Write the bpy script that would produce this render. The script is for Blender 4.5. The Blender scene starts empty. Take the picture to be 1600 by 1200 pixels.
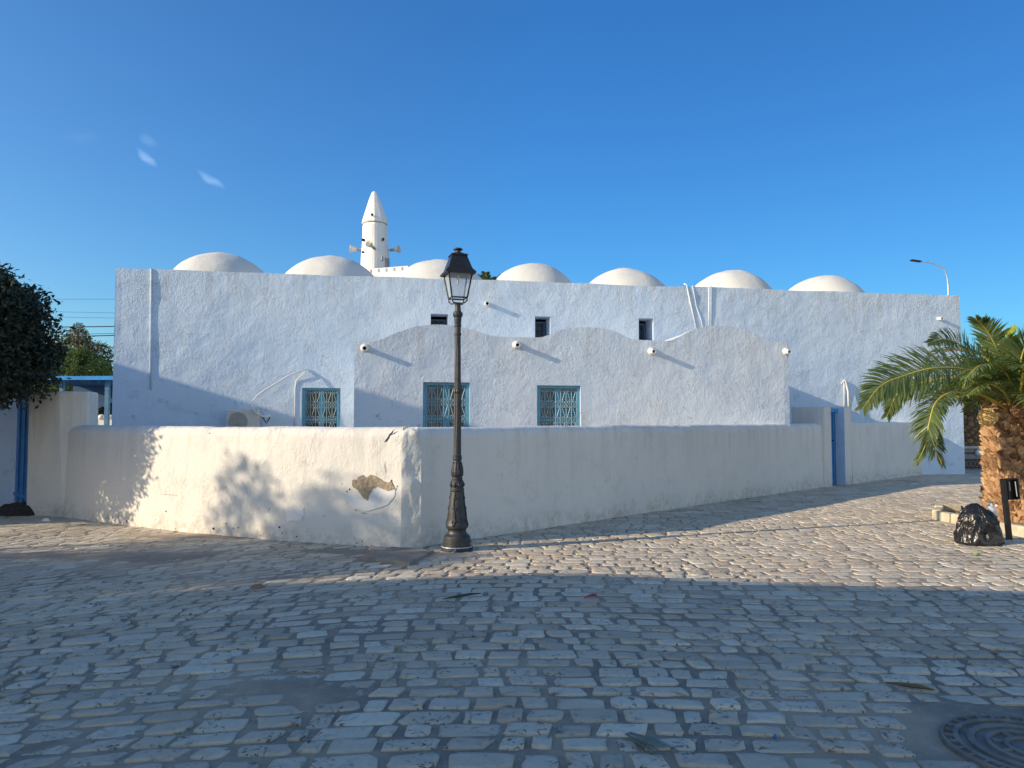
import bpy, bmesh, math, random
import numpy as np
from mathutils import Vector, Matrix, noise as mnoise
random.seed(7); RNG = np.random.default_rng(7)
R = math.radians
scene = bpy.context.scene

# ------------------------------------------------------------------ camera, sky, sun
F = 1130.0; PITCH = math.atan(55.0 / F); CAMZ = 1.6
cam_d = bpy.data.cameras.new("camera"); cam = bpy.data.objects.new("camera", cam_d)
scene.collection.objects.link(cam); scene.camera = cam
cam.location = (0, 0, CAMZ); cam.rotation_euler = (math.pi / 2 + PITCH, 0, 0)
cam_d.sensor_width = 36; cam_d.lens = F / 1600 * 36; cam_d.clip_start = 0.05; cam_d.clip_end = 3000
scene.render.resolution_x = 1024; scene.render.resolution_y = 768
vs = scene.view_settings
vs.view_transform = 'Standard'; vs.look = 'None'; vs.gamma = 1; vs.exposure = 0.55

SUN_EL = R(19.3); SUN_AZ = math.atan2(-.327, -.945)      # direction TOWARDS the sun
LH = Vector((.945, .327, 0)).normalized()                 # horizontal light travel
world = bpy.data.worlds.new("World"); scene.world = world; world.use_nodes = True
nt = world.node_tree; nt.nodes.clear()
N = nt.nodes.new; Lk = nt.links.new
out = N('ShaderNodeOutputWorld'); bg = N('ShaderNodeBackground'); sky = N('ShaderNodeTexSky')
sky.sky_type = 'NISHITA'; sky.sun_disc = False; sky.sun_elevation = SUN_EL
sky.sun_rotation = math.pi / 2 - SUN_AZ
sky.altitude = 0; sky.air_density = 1.25; sky.dust_density = 0.15; sky.ozone_density = 2.6
hs = N('ShaderNodeHueSaturation'); hs.inputs['Saturation'].default_value = 1.12
Lk(sky.outputs[0], hs.inputs['Color'])
tc = N('ShaderNodeTexCoord')
# a clear sky is deep blue away from the sun and paler towards it
vd = N('ShaderNodeVectorMath'); vd.operation = 'DOT_PRODUCT'; Lk(tc.outputs['Generated'], vd.inputs[0]); vd.inputs[1].default_value = (-.945, -.327, 0)
mrs = N('ShaderNodeMapRange'); mrs.inputs['From Min'].default_value = -1; mrs.inputs['From Max'].default_value = 1; Lk(vd.outputs['Value'], mrs.inputs['Value'])
crp = N('ShaderNodeValToRGB'); Lk(mrs.outputs[0], crp.inputs[0]); el_ = crp.color_ramp.elements
el_[0].position = .10; el_[0].color = (.21, .49, .79, 1); el_[1].position = 1.0; el_[1].color = (.80, .86, .98, 1)
for p_, c_ in ((.33, (.28, .655, 1.05, 1)), (.64, (.45, .70, .97, 1))):
    e2_ = el_.new(p_); e2_.color = c_
mxk = N('ShaderNodeMix'); mxk.data_type = 'RGBA'; mxk.blend_type = 'MULTIPLY'; mxk.inputs['Factor'].default_value = 1
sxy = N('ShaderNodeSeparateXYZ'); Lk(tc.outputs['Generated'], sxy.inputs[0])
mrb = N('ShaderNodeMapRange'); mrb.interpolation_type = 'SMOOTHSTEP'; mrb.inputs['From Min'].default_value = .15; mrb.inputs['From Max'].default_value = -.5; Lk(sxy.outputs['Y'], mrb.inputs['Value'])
mxb = N('ShaderNodeMix'); mxb.data_type = 'RGBA'; Lk(mrb.outputs[0], mxb.inputs['Factor']); Lk(crp.outputs[0], mxb.inputs[6]); mxb.inputs[7].default_value = (1.46, 1.22, 1.13, 1)  # sky behind the camera brightened and warmed, added to lift the shaded walls
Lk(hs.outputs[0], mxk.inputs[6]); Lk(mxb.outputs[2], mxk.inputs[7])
prev = mxk.outputs[2]
def dirv(px, py):
    x = (px - 800) / F; z = (600 - py) / F
    c, s = math.cos(PITCH), math.sin(PITCH)
    return Vector((x, c - z * s, s + z * c))
# faint wisps of cloud, fixed in the sky by direction
def wisp(prev, px, py, a, sx, sy, amt):
    d = dirv(px, py).normalized()
    m = N('ShaderNodeMapping'); m.vector_type = 'POINT'
    az = math.atan2(d.x, d.y)
    v = N('ShaderNodeVectorMath'); v.operation = 'NORMALIZE'; Lk(tc.outputs['Generated'], v.inputs[0])
    r1 = N('ShaderNodeVectorRotate'); r1.rotation_type = 'Z_AXIS'; r1.inputs['Angle'].default_value = az; Lk(v.outputs[0], r1.inputs['Vector'])
    r2 = N('ShaderNodeVectorRotate'); r2.rotation_type = 'X_AXIS'; r2.inputs['Angle'].default_value = -math.asin(d.z); Lk(r1.outputs[0], r2.inputs['Vector'])
    r3 = N('ShaderNodeVectorRotate'); r3.rotation_type = 'Y_AXIS'; r3.inputs['Angle'].default_value = a; Lk(r2.outputs[0], r3.inputs['Vector'])
    nz = N('ShaderNodeTexNoise'); nz.inputs['Scale'].default_value = 60; nz.inputs['Detail'].default_value = 3; Lk(r3.outputs[0], nz.inputs['Vector'])
    sb = N('ShaderNodeVectorMath'); sb.operation = 'SUBTRACT'; Lk(nz.outputs['Color'], sb.inputs[0]); sb.inputs[1].default_value = (.5, .5, .5)
    sc = N('ShaderNodeVectorMath'); sc.operation = 'SCALE'; sc.inputs['Scale'].default_value = .010; Lk(sb.outputs[0], sc.inputs[0])
    ad = N('ShaderNodeVectorMath'); ad.operation = 'ADD'; Lk(r3.outputs[0], ad.inputs[0]); Lk(sc.outputs[0], ad.inputs[1])
    mu = N('ShaderNodeVectorMath'); mu.operation = 'MULTIPLY'; mu.inputs[1].default_value = (1 / sx, 0, 1 / sy); Lk(ad.outputs[0], mu.inputs[0])
    ln = N('ShaderNodeVectorMath'); ln.operation = 'LENGTH'; Lk(mu.outputs[0], ln.inputs[0])
    mr = N('ShaderNodeMapRange'); mr.interpolation_type = 'SMOOTHSTEP'
    mr.inputs['From Min'].default_value = 1.0; mr.inputs['From Max'].default_value = 0.15
    mr.inputs['To Min'].default_value = 0; mr.inputs['To Max'].default_value = amt
    Lk(ln.outputs['Value'], mr.inputs['Value'])
    sp = N('ShaderNodeSeparateXYZ'); Lk(r3.outputs[0], sp.inputs[0])
    gt = N('ShaderNodeMath'); gt.operation = 'GREATER_THAN'; gt.inputs[1].default_value = 0; Lk(sp.outputs['Y'], gt.inputs[0])
    ml = N('ShaderNodeMath'); ml.operation = 'MULTIPLY'; Lk(gt.outputs[0], ml.inputs[0]); Lk(mr.outputs[0], ml.inputs[1])
    mx = N('ShaderNodeMix'); mx.data_type = 'RGBA'
    Lk(ml.outputs[0], mx.inputs['Factor']); Lk(prev, mx.inputs[6]); mx.inputs[7].default_value = (2.6, 3.9, 6.0, 1)
    return mx.outputs[2]
prev = wisp(prev, 229, 247, R(-42), .016, .0055, .42)
prev = wisp(prev, 231, 219, R(-35), .013, .007, .14)
prev = wisp(prev, 329, 281, R(-28), .022, .0055, .36)
prev = wisp(prev, 128, 215, R(10), .024, .007, .04)
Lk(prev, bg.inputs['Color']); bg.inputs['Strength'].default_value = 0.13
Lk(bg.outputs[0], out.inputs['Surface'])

sun_d = bpy.data.lights.new("sun", 'SUN'); sun = bpy.data.objects.new("sun", sun_d)
scene.collection.objects.link(sun)
sun_d.energy = 4.05; sun_d.angle = R(0.53); sun_d.color = (1.0, .83, .585)
sdir = Vector((LH.x * math.cos(SUN_EL), LH.y * math.cos(SUN_EL), -math.sin(SUN_EL)))
sun.rotation_euler = sdir.to_track_quat('-Z', 'Y').to_euler(); sun.location = (-20, -8, 15)

# ------------------------------------------------------------------ geometry helpers
CAM = Vector((0, 0, CAMZ))
def ground(px, py, z=0.0):
    d = dirv(px, py); return CAM + d * ((z - CAMZ) / d.z)
def at(px, py, Y):
    d = dirv(px, py); return CAM + d * (Y / d.y)
def onplane(px, py, P, Nn):
    d = dirv(px, py); return CAM + d * ((P - CAM).dot(Nn) / d.dot(Nn))
def onpos(px, P):          # helper: unused height of a vertical line
    return P

class MB:
    def __init__(s): s.v = []; s.f = []; s.t = []; s.tint = 0.5
    def add(s, vs_, fs):
        o = len(s.v); s.v += [Vector(v) for v in vs_]; s.f += [tuple(i + o for i in f) for f in fs]; s.t += [s.tint] * len(vs_)
        return s
    def box(s, c, size, ax=None, taper=1.0):
        x, y, z = ax or (Vector((1, 0, 0)), Vector((0, 1, 0)), Vector((0, 0, 1)))
        c = Vector(c); a, b, h = [q / 2 for q in size]; vs_ = []
        for k in (-1, 1):
            t = taper if k > 0 else 1
            for i, j in ((-1, -1), (1, -1), (1, 1), (-1, 1)):
                vs_.append(c + x * (a * i * t) + y * (b * j * t) + z * (h * k))
        return s.add(vs_, [(3, 2, 1, 0), (4, 5, 6, 7), (0, 1, 5, 4), (1, 2, 6, 5), (2, 3, 7, 6), (3, 0, 4, 7)])
    def prism(s, bot, top):
        n = len(bot); fs = [tuple(range(n))[::-1], tuple(range(n, 2 * n))]
        fs += [(i, (i + 1) % n, n + (i + 1) % n, n + i) for i in range(n)]
        return s.add(list(bot) + list(top), fs)
    def tube(s, pts, r, n=8, cap=True):
        pts = [Vector(p) for p in pts]; m = len(pts)
        rs = r if isinstance(r, (list, tuple)) else [r] * m
        vs_ = []; up = Vector((0, 0, 1)); prevx = None
        for i, p in enumerate(pts):
            t = (pts[min(i + 1, m - 1)] - pts[max(i - 1, 0)])
            if t.length < 1e-9: t = up.copy()
            t.normalize()
            if prevx is None:
                x = t.cross(up if abs(t.z) < .9 else Vector((1, 0, 0)))
            else:
                x = prevx - t * prevx.dot(t)
                if x.length < 1e-6: x = t.cross(up)
            x.normalize(); prevx = x; y = t.cross(x)
            for k in range(n):
                a = 2 * math.pi * k / n
                vs_.append(p + x * (math.cos(a) * rs[i]) + y * (math.sin(a) * rs[i]))
        fs = [(i * n + k, i * n + (k + 1) % n, (i + 1) * n + (k + 1) % n, (i + 1) * n + k) for i in range(m - 1) for k in range(n)]
        if cap: fs += [tuple(range(n))[::-1], tuple(range((m - 1) * n, m * n))]
        return s.add(vs_, fs)
    def lathe(s, prof, c, n=24, flute=0, rot=0, fl=None):
        c = Vector(c); vs_ = []
        for i, (r, z) in enumerate(prof):
            for k in range(n):
                a = 2 * math.pi * k / n + rot
                rr = r * (1 - (flute * (k % 2) if (fl is None or fl[0] <= z <= fl[1]) else 0))
                vs_.append(c + Vector((math.cos(a) * rr, math.sin(a) * rr, z)))
        m = len(prof)
        fs = [(i * n + k, i * n + (k + 1) % n, (i + 1) * n + (k + 1) % n, (i + 1) * n + k) for i in range(m - 1) for k in range(n)]
        fs += [tuple(range(n))[::-1], tuple(range((m - 1) * n, m * n))]
        return s.add(vs_, fs)
    def build(s, name, m, parent=None, smooth=False, bevel=0, subd=0):
        return mkobj(name, s.v, s.f, m, parent, smooth, bevel, s.t, subd)

def mkobj(name, v, f, m, parent=None, smooth=False, bevel=0, tint=None, subd=0):
    me = bpy.data.meshes.new(name)
    o0 = parent.matrix_world.translation.copy() if parent else Vector((0, 0, 0))
    if parent:
        q = parent; o0 = Vector((0, 0, 0))
        while q: o0 = o0 + q.location; q = q.parent
    if isinstance(v, np.ndarray): v = (v - np.array(o0)).tolist()
    else: v = [tuple(Vector(p) - o0) for p in v]
    me.from_pydata(v, [], f if isinstance(f, list) else f.tolist())
    if smooth:
        me.polygons.foreach_set('use_smooth', [True] * len(me.polygons))
    me.materials.append(m)
    if tint is not None:
        a = me.attributes.new('tint', 'FLOAT', 'POINT'); a.data.foreach_set('value', np.asarray(tint, dtype=np.float32))
    me.update()
    o = bpy.data.objects.new(name, me); scene.collection.objects.link(o)
    if parent: o.parent = parent
    if bevel:
        b = o.modifiers.new('bevel', 'BEVEL'); b.width = bevel; b.segments = 2; b.limit_method = 'ANGLE'; b.angle_limit = R(35)
    if subd:
        b = o.modifiers.new('sub', 'SUBSURF'); b.levels = subd; b.render_levels = subd
    return o
def tag(o, label=None, cat=None, group=None, kind=None):
    if label: o['label'] = label
    if cat: o['category'] = cat
    if group: o['group'] = group
    if kind: o['kind'] = kind
    return o
def thing(name, loc, label, cat, group=None):
    o = bpy.data.objects.new(name, None); scene.collection.objects.link(o)
    o.location = loc; o.empty_display_size = .2
    return tag(o, label, cat, group)

def fbm(p, o=4):
    return mnoise.fractal(Vector(p), 1.0, 2.0, o, noise_basis='PERLIN_ORIGINAL')
def vnoise(x, y, seed=0):
    xi = np.floor(x).astype(np.int64); yi = np.floor(y).astype(np.int64); xf = x - xi; yf = y - yi
    def h(a, b):
        n = (a * 374761393 + b * 668265263 + seed * 1442695041) & 0xffffffff
        n = ((n ^ (n >> 13)) * 1274126177) & 0xffffffff
        return ((n ^ (n >> 16)) & 0xffff) / 65535.0
    u = xf * xf * (3 - 2 * xf); w = yf * yf * (3 - 2 * yf)
    return (h(xi, yi) * (1 - u) + h(xi + 1, yi) * u) * (1 - w) + (h(xi, yi + 1) * (1 - u) + h(xi + 1, yi + 1) * u) * w
def vfbm(x, y, seed=0, o=4):
    s = 0; a = .5
    for i in range(o):
        s = s + a * vnoise(x, y, seed + i); x = x * 2.03 + 17; y = y * 2.03 + 9; a *= .5
    return s / (1 - .5 ** o)

# ------------------------------------------------------------------ materials
def rgb(c): return (c[0], c[1], c[2], 1)
class Mt:
    def __init__(s, name, rough=.8, metal=0):
        s.m = bpy.data.materials.new(name); s.m.use_nodes = True; s.nt = s.m.node_tree
        s.b = s.nt.nodes['Principled BSDF']; s.b.inputs['Roughness'].default_value = rough; s.b.inputs['Metallic'].default_value = metal
        s.co = s.n('ShaderNodeTexCoord').outputs['Object']
    def n(s, t, **kw):
        q = s.nt.nodes.new(t)
        for k, v in kw.items(): setattr(q, k, v)
        return q
    def l(s, a, b): s.nt.links.new(a, b)
    def map(s, scale):
        q = s.n('ShaderNodeMapping'); q.inputs['Scale'].default_value = scale; s.l(s.co, q.inputs['Vector']); return q.outputs[0]
    def noise(s, scale, detail=5, rough=.55, dist=0, vec=None):
        q = s.n('ShaderNodeTexNoise'); q.inputs['Scale'].default_value = scale; q.inputs['Detail'].default_value = detail
        q.inputs['Roughness'].default_value = rough; q.inputs['Distortion'].default_value = dist
        s.l(vec if vec is not None else s.co, q.inputs['Vector']); return q.outputs['Fac']
    def vor(s, scale, feature='F1', vec=None, out='Distance'):
        q = s.n('ShaderNodeTexVoronoi'); q.feature = feature; q.inputs['Scale'].default_value = scale
        s.l(vec if vec is not None else s.co, q.inputs['Vector']); return q.outputs[out]
    def rng(s, x, a, b, c=0, d=1, smooth=True):
        q = s.n('ShaderNodeMapRange'); q.interpolation_type = 'SMOOTHSTEP' if smooth else 'LINEAR'
        for k, v in (('From Min', a), ('From Max', b), ('To Min', c), ('To Max', d)): q.inputs[k].default_value = v
        s.l(x, q.inputs['Value']); return q.outputs[0]
    def math(s, op, a, b=None):
        q = s.n('ShaderNodeMath'); q.operation = op
        for i, z in enumerate((a, b)):
            if z is None: continue
            if isinstance(z, (int, float)): q.inputs[i].default_value = z
            else: s.l(z, q.inputs[i])
        return q.outputs[0]
    def mix(s, f, a, b):
        q = s.n('ShaderNodeMix'); q.data_type = 'RGBA'
        if isinstance(f, (int, float)): q.inputs['Factor'].default_value = f
        else: s.l(f, q.inputs['Factor'])
        for i, z in ((6, a), (7, b)):
            if isinstance(z, tuple): q.inputs[i].default_value = rgb(z)
            else: s.l(z, q.inputs[i])
        return q.outputs[2]
    def attr(s, name='tint'):
        q = s.n('ShaderNodeAttribute'); q.attribute_name = name; return q.outputs['Fac']
    def col(s, c):
        if isinstance(c, tuple): s.b.inputs['Base Color'].default_value = rgb(c)
        else: s.l(c, s.b.inputs['Base Color'])
        return s
    def bump(s, h, strength=.5, dist=.01, normal=None):
        q = s.n('ShaderNodeBump'); q.inputs['Strength'].default_value = strength; q.inputs['Distance'].default_value = dist
        s.l(h, q.inputs['Height'])
        if normal is not None: s.l(normal, q.inputs['Normal'])
        s.l(q.outputs[0], s.b.inputs['Normal']); return q.outputs[0]
    def translucent(s, f, c):
        t = s.n('ShaderNodeBsdfTranslucent')
        if isinstance(c, tuple): t.inputs['Color'].default_value = rgb(c)
        else: s.l(c, t.inputs['Color'])
        mx = s.n('ShaderNodeMixShader'); mx.inputs[0].default_value = f
        s.l(s.b.outputs[0], mx.inputs[1]); s.l(t.outputs[0], mx.inputs[2])
        o = s.nt.nodes['Material Output']; s.l(mx.outputs[0], o.inputs['Surface'])

def plaster(name, c1, c2, grime=(.42, .38, .33), big=.02, fine=.004, gr=.35, ridge=.5, streak=0.0, topz=None, foot=None):
    m = Mt(name, .92)
    n1 = m.noise(.55, 5, .6); n2 = m.noise(7, 6, .6, .6)
    c = m.mix(m.rng(n1, .35, .65), c1, c2)
    g = m.rng(m.noise(1.1, 9, .72, .4), .56, .80, 0, gr); c = m.mix(g, c, grime)
    sp = m.rng(m.noise(38, 3, .6), .70, .76, 0, .5); sp2 = m.math('MULTIPLY', sp, m.rng(m.noise(1.3, 3), .5, .65))
    c = m.mix(sp2, c, tuple(q * .55 for q in grime))
    if streak:
        st = m.noise(1, 6, .7, .2, m.map((5, 5, .4)))
        c = m.mix(m.rng(st, .55, .78, 0, streak), c, grime)
    if topz or foot:
        sz = m.n('ShaderNodeSeparateXYZ'); m.l(m.co, sz.inputs[0]); zz = m.math('ADD', sz.outputs['Z'], m.math('MULTIPLY', m.noise(1.6, 5, .7), .8))
    if topz:          # rain streaks running down from the roof edge
        dr = m.rng(m.noise(1, 5, .7, .15, m.map((6, 6, .35))), .42, .68); c = m.mix(m.math('MULTIPLY', dr, m.rng(zz, topz - .9, topz + .45, 0, .42)), c, (.47, .46, .44))
    if foot:          # splashed dirt along the base
        c = m.mix(m.math('MULTIPLY', m.rng(zz, .72, .36, 0, foot), m.rng(m.noise(9, 6, .7), .35, .65)), c, (.36, .28, .20))
    m.col(c)
    # trowel ridges: thin lines where a distorted noise crosses its middle, only in places
    mv = m.map((1, 1, .6))
    dn = m.noise(8, 3, .6, 1.8, mv); r1 = m.math('ABSOLUTE', m.math('SUBTRACT', dn, .5)); r1 = m.rng(r1, 0, .035, 1, 0)
    r1 = m.math('MULTIPLY', r1, m.rng(m.noise(2.6, 3, .6), .52, .62))
    hb = m.math('ADD', m.math('MULTIPLY', r1, ridge * .62), m.math('MULTIPLY', m.noise(2.2, 3, .5), 1.2))
    hb = m.math('ADD', hb, m.math('MULTIPLY', m.math('MULTIPLY', m.noise(19, 5, .62, .8, mv), m.rng(m.noise(1.7, 4, .6), .35, .65, .35, 1.5)), .75 + ridge * .35))
    nb = m.bump(hb, 1.0, big)
    m.bump(m.math('ADD', n2, m.math('MULTIPLY', m.noise(55, 4, .6), .35)), 1.0, fine, nb)
    return m.m

M_FAC = plaster('facade_plaster', (.555, .675, .83), (.60, .705, .84), big=.0125, fine=.005, gr=.07, grime=(.52, .56, .62), ridge=.9, topz=5.2)
M_ANX = plaster('annex_plaster', (.58, .665, .79), (.62, .685, .785), big=.0115, fine=.005, gr=.22, grime=(.52, .50, .48), ridge=.9, streak=.14, topz=3.5)
M_DOME = plaster('dome_lime', (.67, .655, .625), (.62, .605, .58), big=.010, fine=.004, gr=.75, grime=(.50, .49, .47), ridge=.1)
M_WALL = plaster('yard_wall_lime', (.75, .72, .675), (.71, .685, .65), big=.012, fine=.006, gr=.50, grime=(.48, .43, .37), ridge=.4, streak=.18, topz=1.6, foot=.55)
M_WALLR = plaster('rough_lime', (.80, .79, .77), (.74, .73, .71), big=.045, fine=.022, gr=.35, ridge=1.0)
M_MINA = plaster('minaret_lime', (.84, .82, .79), (.82, .80, .77), big=.010, fine=.003, gr=.04, grime=(.6, .58, .55), ridge=.4)

def simple(name, c, rough=.6, metal=0, var=.15, vs_=6, bump=.0, bscale=30, c2=None):
    m = Mt(name, rough, metal); c2 = c2 or tuple(q * (1 - 2 * var) for q in c)
    m.col(m.mix(m.rng(m.noise(vs_, 6, .65), .35, .7), c, c2))
    if bump: m.bump(m.noise(bscale, 5, .6), 1, bump)
    return m.m
M_TEAL = simple('teal_paint', (.10, .34, .50), .45, var=.12, vs_=9, bump=.001)
M_TEALG = simple('teal_grille_paint', (.30, .52, .64), .45, var=.12, vs_=20)
M_NAVY = simple('navy_window_paint', (.07, .13, .22), .5, var=.15, vs_=14)
M_GLASS = simple('dark_window_glass', (.02, .022, .025), .12, var=.2)
M_MESH = simple('grey_window_screen', (.20, .19, .18), .8, var=.2, vs_=14)
M_BLUE = simple('blue_gate_paint', (.03, .20, .52), .45, var=.12, vs_=5, bump=.001)
M_SKYB = simple('bright_blue_paint', (.015, .28, .72), .5, var=.1)
M_JAMB = simple('pale_blue_lime', (.42, .60, .80), .9, var=.06, bump=.003, bscale=12)
M_IRON = simple('cast_iron', (.045, .048, .055), .50, .15, var=.25, vs_=14, bump=.002, bscale=45)
M_IRON2 = simple('lantern_metal', (.030, .032, .037), .38, .2, var=.2, vs_=10, bump=.0005)
M_BLACK = simple('black_painted_steel', (.012, .013, .015), .35, .1, var=.2)
M_WHITEP = simple('white_plastic', (.78, .78, .76), .5, var=.06)
M_GREYP = simple('grey_plastic', (.35, .35, .35), .6, var=.1)
M_CREAM = simple('cream_enclosure', (.66, .64, .58), .5, var=.08)
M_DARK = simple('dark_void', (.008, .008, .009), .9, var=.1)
M_GALV = simple('galvanised_steel', (.55, .57, .60), .4, .5, var=.12)
M_CABLE = simple('black_cable', (.02, .02, .022), .6)
M_CONC = simple('grey_concrete', (.33, .31, .28), .9, var=.15, vs_=3, bump=.006, bscale=14)
M_KERB = simple('cream_kerb_stone', (.60, .53, .40), .85, var=.16, vs_=5, bump=.010, bscale=16)
M_SOIL = simple('dry_soil', (.30, .20, .13), .95, var=.2, vs_=6, bump=.02, bscale=12)
M_DIRT = simple('dark_soil', (.045, .036, .030), .97, var=.25, vs_=12, bump=.02, bscale=26)
M_SLAB = simple('worn_slab', (.30, .26, .22), .9, var=.16, vs_=4, bump=.006, bscale=22)
M_EXPO = simple('exposed_render', (.44, .35, .25), .95, var=.16, vs_=22, bump=.02, bscale=30, c2=(.25, .20, .15))
M_REPAINT = simple('fresh_whitewash', (.80, .79, .78), .9, var=.04, bump=.004, bscale=14)
M_CRACK = simple('crack_shadow', (.05, .045, .04), .95)
M_FIBRE = simple('straw_fibre', (.88, .60, .25), .85, var=.2, vs_=20, bump=.01, bscale=50)
M_FIBREB = simple('brown_fibre', (.26, .14, .07), .9, var=.25, vs_=20, bump=.01, bscale=50)
M_BARK = simple('tree_bark', (.14, .10, .075), .9, var=.25, vs_=7, bump=.02, bscale=18)
M_HOUSE = plaster('street_house_lime', (.76, .75, .72), (.72, .71, .68), big=.01, fine=.005)

# lantern glass: thin, slightly milky
mg = Mt('lantern_glass', .08); mg.col((.80, .84, .88)); 
gl = mg.n('ShaderNodeBsdfTransparent'); gl.inputs[0].default_value = (.93, .95, .97, 1)
mxs = mg.n('ShaderNodeMixShader'); mxs.inputs[0].default_value = .72
mg.l(mg.b.outputs[0], mxs.inputs[1]); mg.l(gl.outputs[0], mxs.inputs[2]); mg.l(mxs.outputs[0], mg.nt.nodes['Material Output'].inputs['Surface'])
M_LGLASS = mg.m
# clear bottle plastic
mg = Mt('clear_bottle_plastic', .08); mg.col((.75, .82, .86))
gl = mg.n('ShaderNodeBsdfTransparent'); mxs = mg.n('ShaderNodeMixShader'); mxs.inputs[0].default_value = .5
mg.l(mg.b.outputs[0], mxs.inputs[1]); mg.l(gl.outputs[0], mxs.inputs[2]); mg.l(mxs.outputs[0], mg.nt.nodes['Material Output'].inputs['Surface'])
M_BOTTLE = mg.m
# cobblestone
m = Mt('limestone_sett', .88); t = m.attr()
c = m.mix(m.rng(t, 0, .5, smooth=False), (.41, .35, .275), (.545, .47, .37)); c = m.mix(m.rng(t, .5, 1, smooth=False), c, (.66, .59, .475))
c = m.mix(m.rng(m.noise(14, 6, .7, .5), .48, .75, 0, .45), c, (.31, .26, .205))
pit = m.math('MULTIPLY', m.rng(m.noise(30, 4, .6, .8), .585, .64), m.rng(m.noise(3.4, 2), .46, .56)); c = m.mix(m.math('MULTIPLY', pit, .75), c, (.06, .065, .075))
dust = m.rng(m.noise(.9, 5, .6), .46, .66, 0, .45); c = m.mix(dust, c, (.50, .39, .28))
m.col(c); h = m.math('SUBTRACT', m.noise(22, 6, .6, .3), m.math('MULTIPLY', pit, .8)); m.bump(h, 1, .012); M_SETT = m.m
# sand and mortar
m = Mt('sandy_mortar', .95)
c = m.mix(m.rng(m.noise(.8, 5, .6), .40, .62), (.235, .20, .165), (.42, .33, .24)); c = m.mix(m.rng(m.noise(11, 7, .7), .45, .75, 0, .6), c, (.52, .41, .29))
c = m.mix(m.rng(m.noise(60, 3, .6), .62, .72, 0, .6), c, (.10, .085, .07)); m.col(c)
m.bump(m.math('ADD', m.noise(9, 6, .65), m.math('MULTIPLY', m.noise(90, 4, .7), .3)), 1, .014); M_SAND = m.m
# leaves
def leafmat(name, a, b, tr, trf=.3, rough=.45):
    m = Mt(name, rough); c = m.mix(m.attr(), a, b); m.col(c); m.translucent(trf, m.mix(m.attr(), tr, tuple(q * .7 for q in tr))); return m.m
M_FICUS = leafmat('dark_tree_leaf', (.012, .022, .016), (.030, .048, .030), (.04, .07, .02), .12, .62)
M_GREEN = leafmat('green_tree_leaf', (.035, .075, .018), (.12, .17, .035), (.16, .25, .03), .3)
M_OLIVE = leafmat('olive_tree_leaf', (.07, .075, .035), (.19, .17, .08), (.18, .20, .06), .25)
M_PALM = leafmat('palm_leaflet', (.045, .078, .032), (.16, .205, .068), (.36, .46, .08), .28, .42)
M_PALMY = leafmat('young_palm_leaflet', (.26, .34, .04), (.38, .46, .06), (.70, .78, .06), .45, .40)
M_PALMB = leafmat('far_palm_leaflet', (.03, .055, .022), (.09, .12, .045), (.2, .27, .05), .25, .4)
M_RACH = simple('palm_stalk', (.50, .40, .07), .5, var=.15)
m = Mt('palm_trunk_scales', .9); t = m.attr()
c = m.mix(m.rng(t, 0, .5, smooth=False), (.17, .08, .04), (.46, .27, .14)); c = m.mix(m.rng(t, .5, 1, smooth=False), c, (.74, .50, .29))
c = m.mix(m.rng(m.noise(30, 5, .7), .5, .7, 0, .6), c, (.14, .085, .05)); m.col(c); m.bump(m.noise(1, 5, .6, 0, m.map((60, 60, 14))), 1, .012); M_TRUNK = m.m
# bin liner
m = Mt('black_bin_liner', .30); m.col(m.mix(m.rng(m.noise(5, 3), .4, .7), (.010, .010, .011), (.020, .018, .018)))
w1 = m.math('ABSOLUTE', m.math('SUBTRACT', m.noise(1, 3, .5, .8, m.map((9, 9, 4))), .5)); w2 = m.math('ABSOLUTE', m.math('SUBTRACT', m.noise(1, 3, .5, .8, m.map((26, 26, 11))), .5))
m.bump(m.math('ADD', w1, m.math('MULTIPLY', w2, .25)), 1, .022); m.b.inputs['Specular IOR Level'].default_value = .6; M_BAG = m.m

# ------------------------------------------------------------------ main frames of the place
G_R = ground(1508, 741)
z_top = (CAM + dirv(1503, 462) * (G_R.y / dirv(1503, 462).y)).z
dl = dirv(181, 419); G_L = CAM + dl * ((z_top - CAMZ) / dl.z); G_L.z = 0
S = (G_R - G_L); FL = S.length; S.normalize(); Mo = Vector((S.y, -S.x, 0))        # Mo: out of the facade, to the camera
Bk = -Mo; Zv = Vector((0, 0, 1))
print('facade', G_L, G_R, z_top, FL)
yard_px = [(98, 808), (240, 826), (430, 845), (626, 856), (658, 854.8), (800, 833), (1000, 803.5), (1242, 768), (1299, 760)]
yard = [ground(*p) for p in yard_px]
def cat(P, n):
    P = [P[0] * 2 - P[1]] + P + [P[-1] * 2 - P[-2]]; out_ = []; m_ = len(P) - 3
    for i in range(n):
        t = i / (n - 1) * m_; k = min(int(t), m_ - 1); f = t - k; a, b_, c_, d_ = P[k:k + 4]
        out_.append(.5 * ((2 * b_) + (c_ - a) * f + (2 * a - 5 * b_ + 4 * c_ - d_) * f * f + (3 * b_ - a - 3 * c_ + d_) * f ** 3))
    return out_
_w = (ground(1299, 760) - ground(658, 853.5)).normalized(); A_R = ground(1242, 768.5) + Vector((-_w.y, _w.x, 0)) * .085                                             # annex right front corner
da = dirv(553, 640); t_ = (A_R - CAM).dot(Mo) / da.dot(Mo); A_L = CAM + da * t_; A_L.z = 0
print('annex', A_L, A_R, 'depth', (G_L - A_L).dot(Bk))

def wall_line_y(x):
    if x < yard[3].x: a, b = yard[0], yard[3]
    else: a, b = yard[4], yard[8]
    return a.y + (b.y - a.y) * (x - a.x) / (b.x - a.x)

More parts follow.
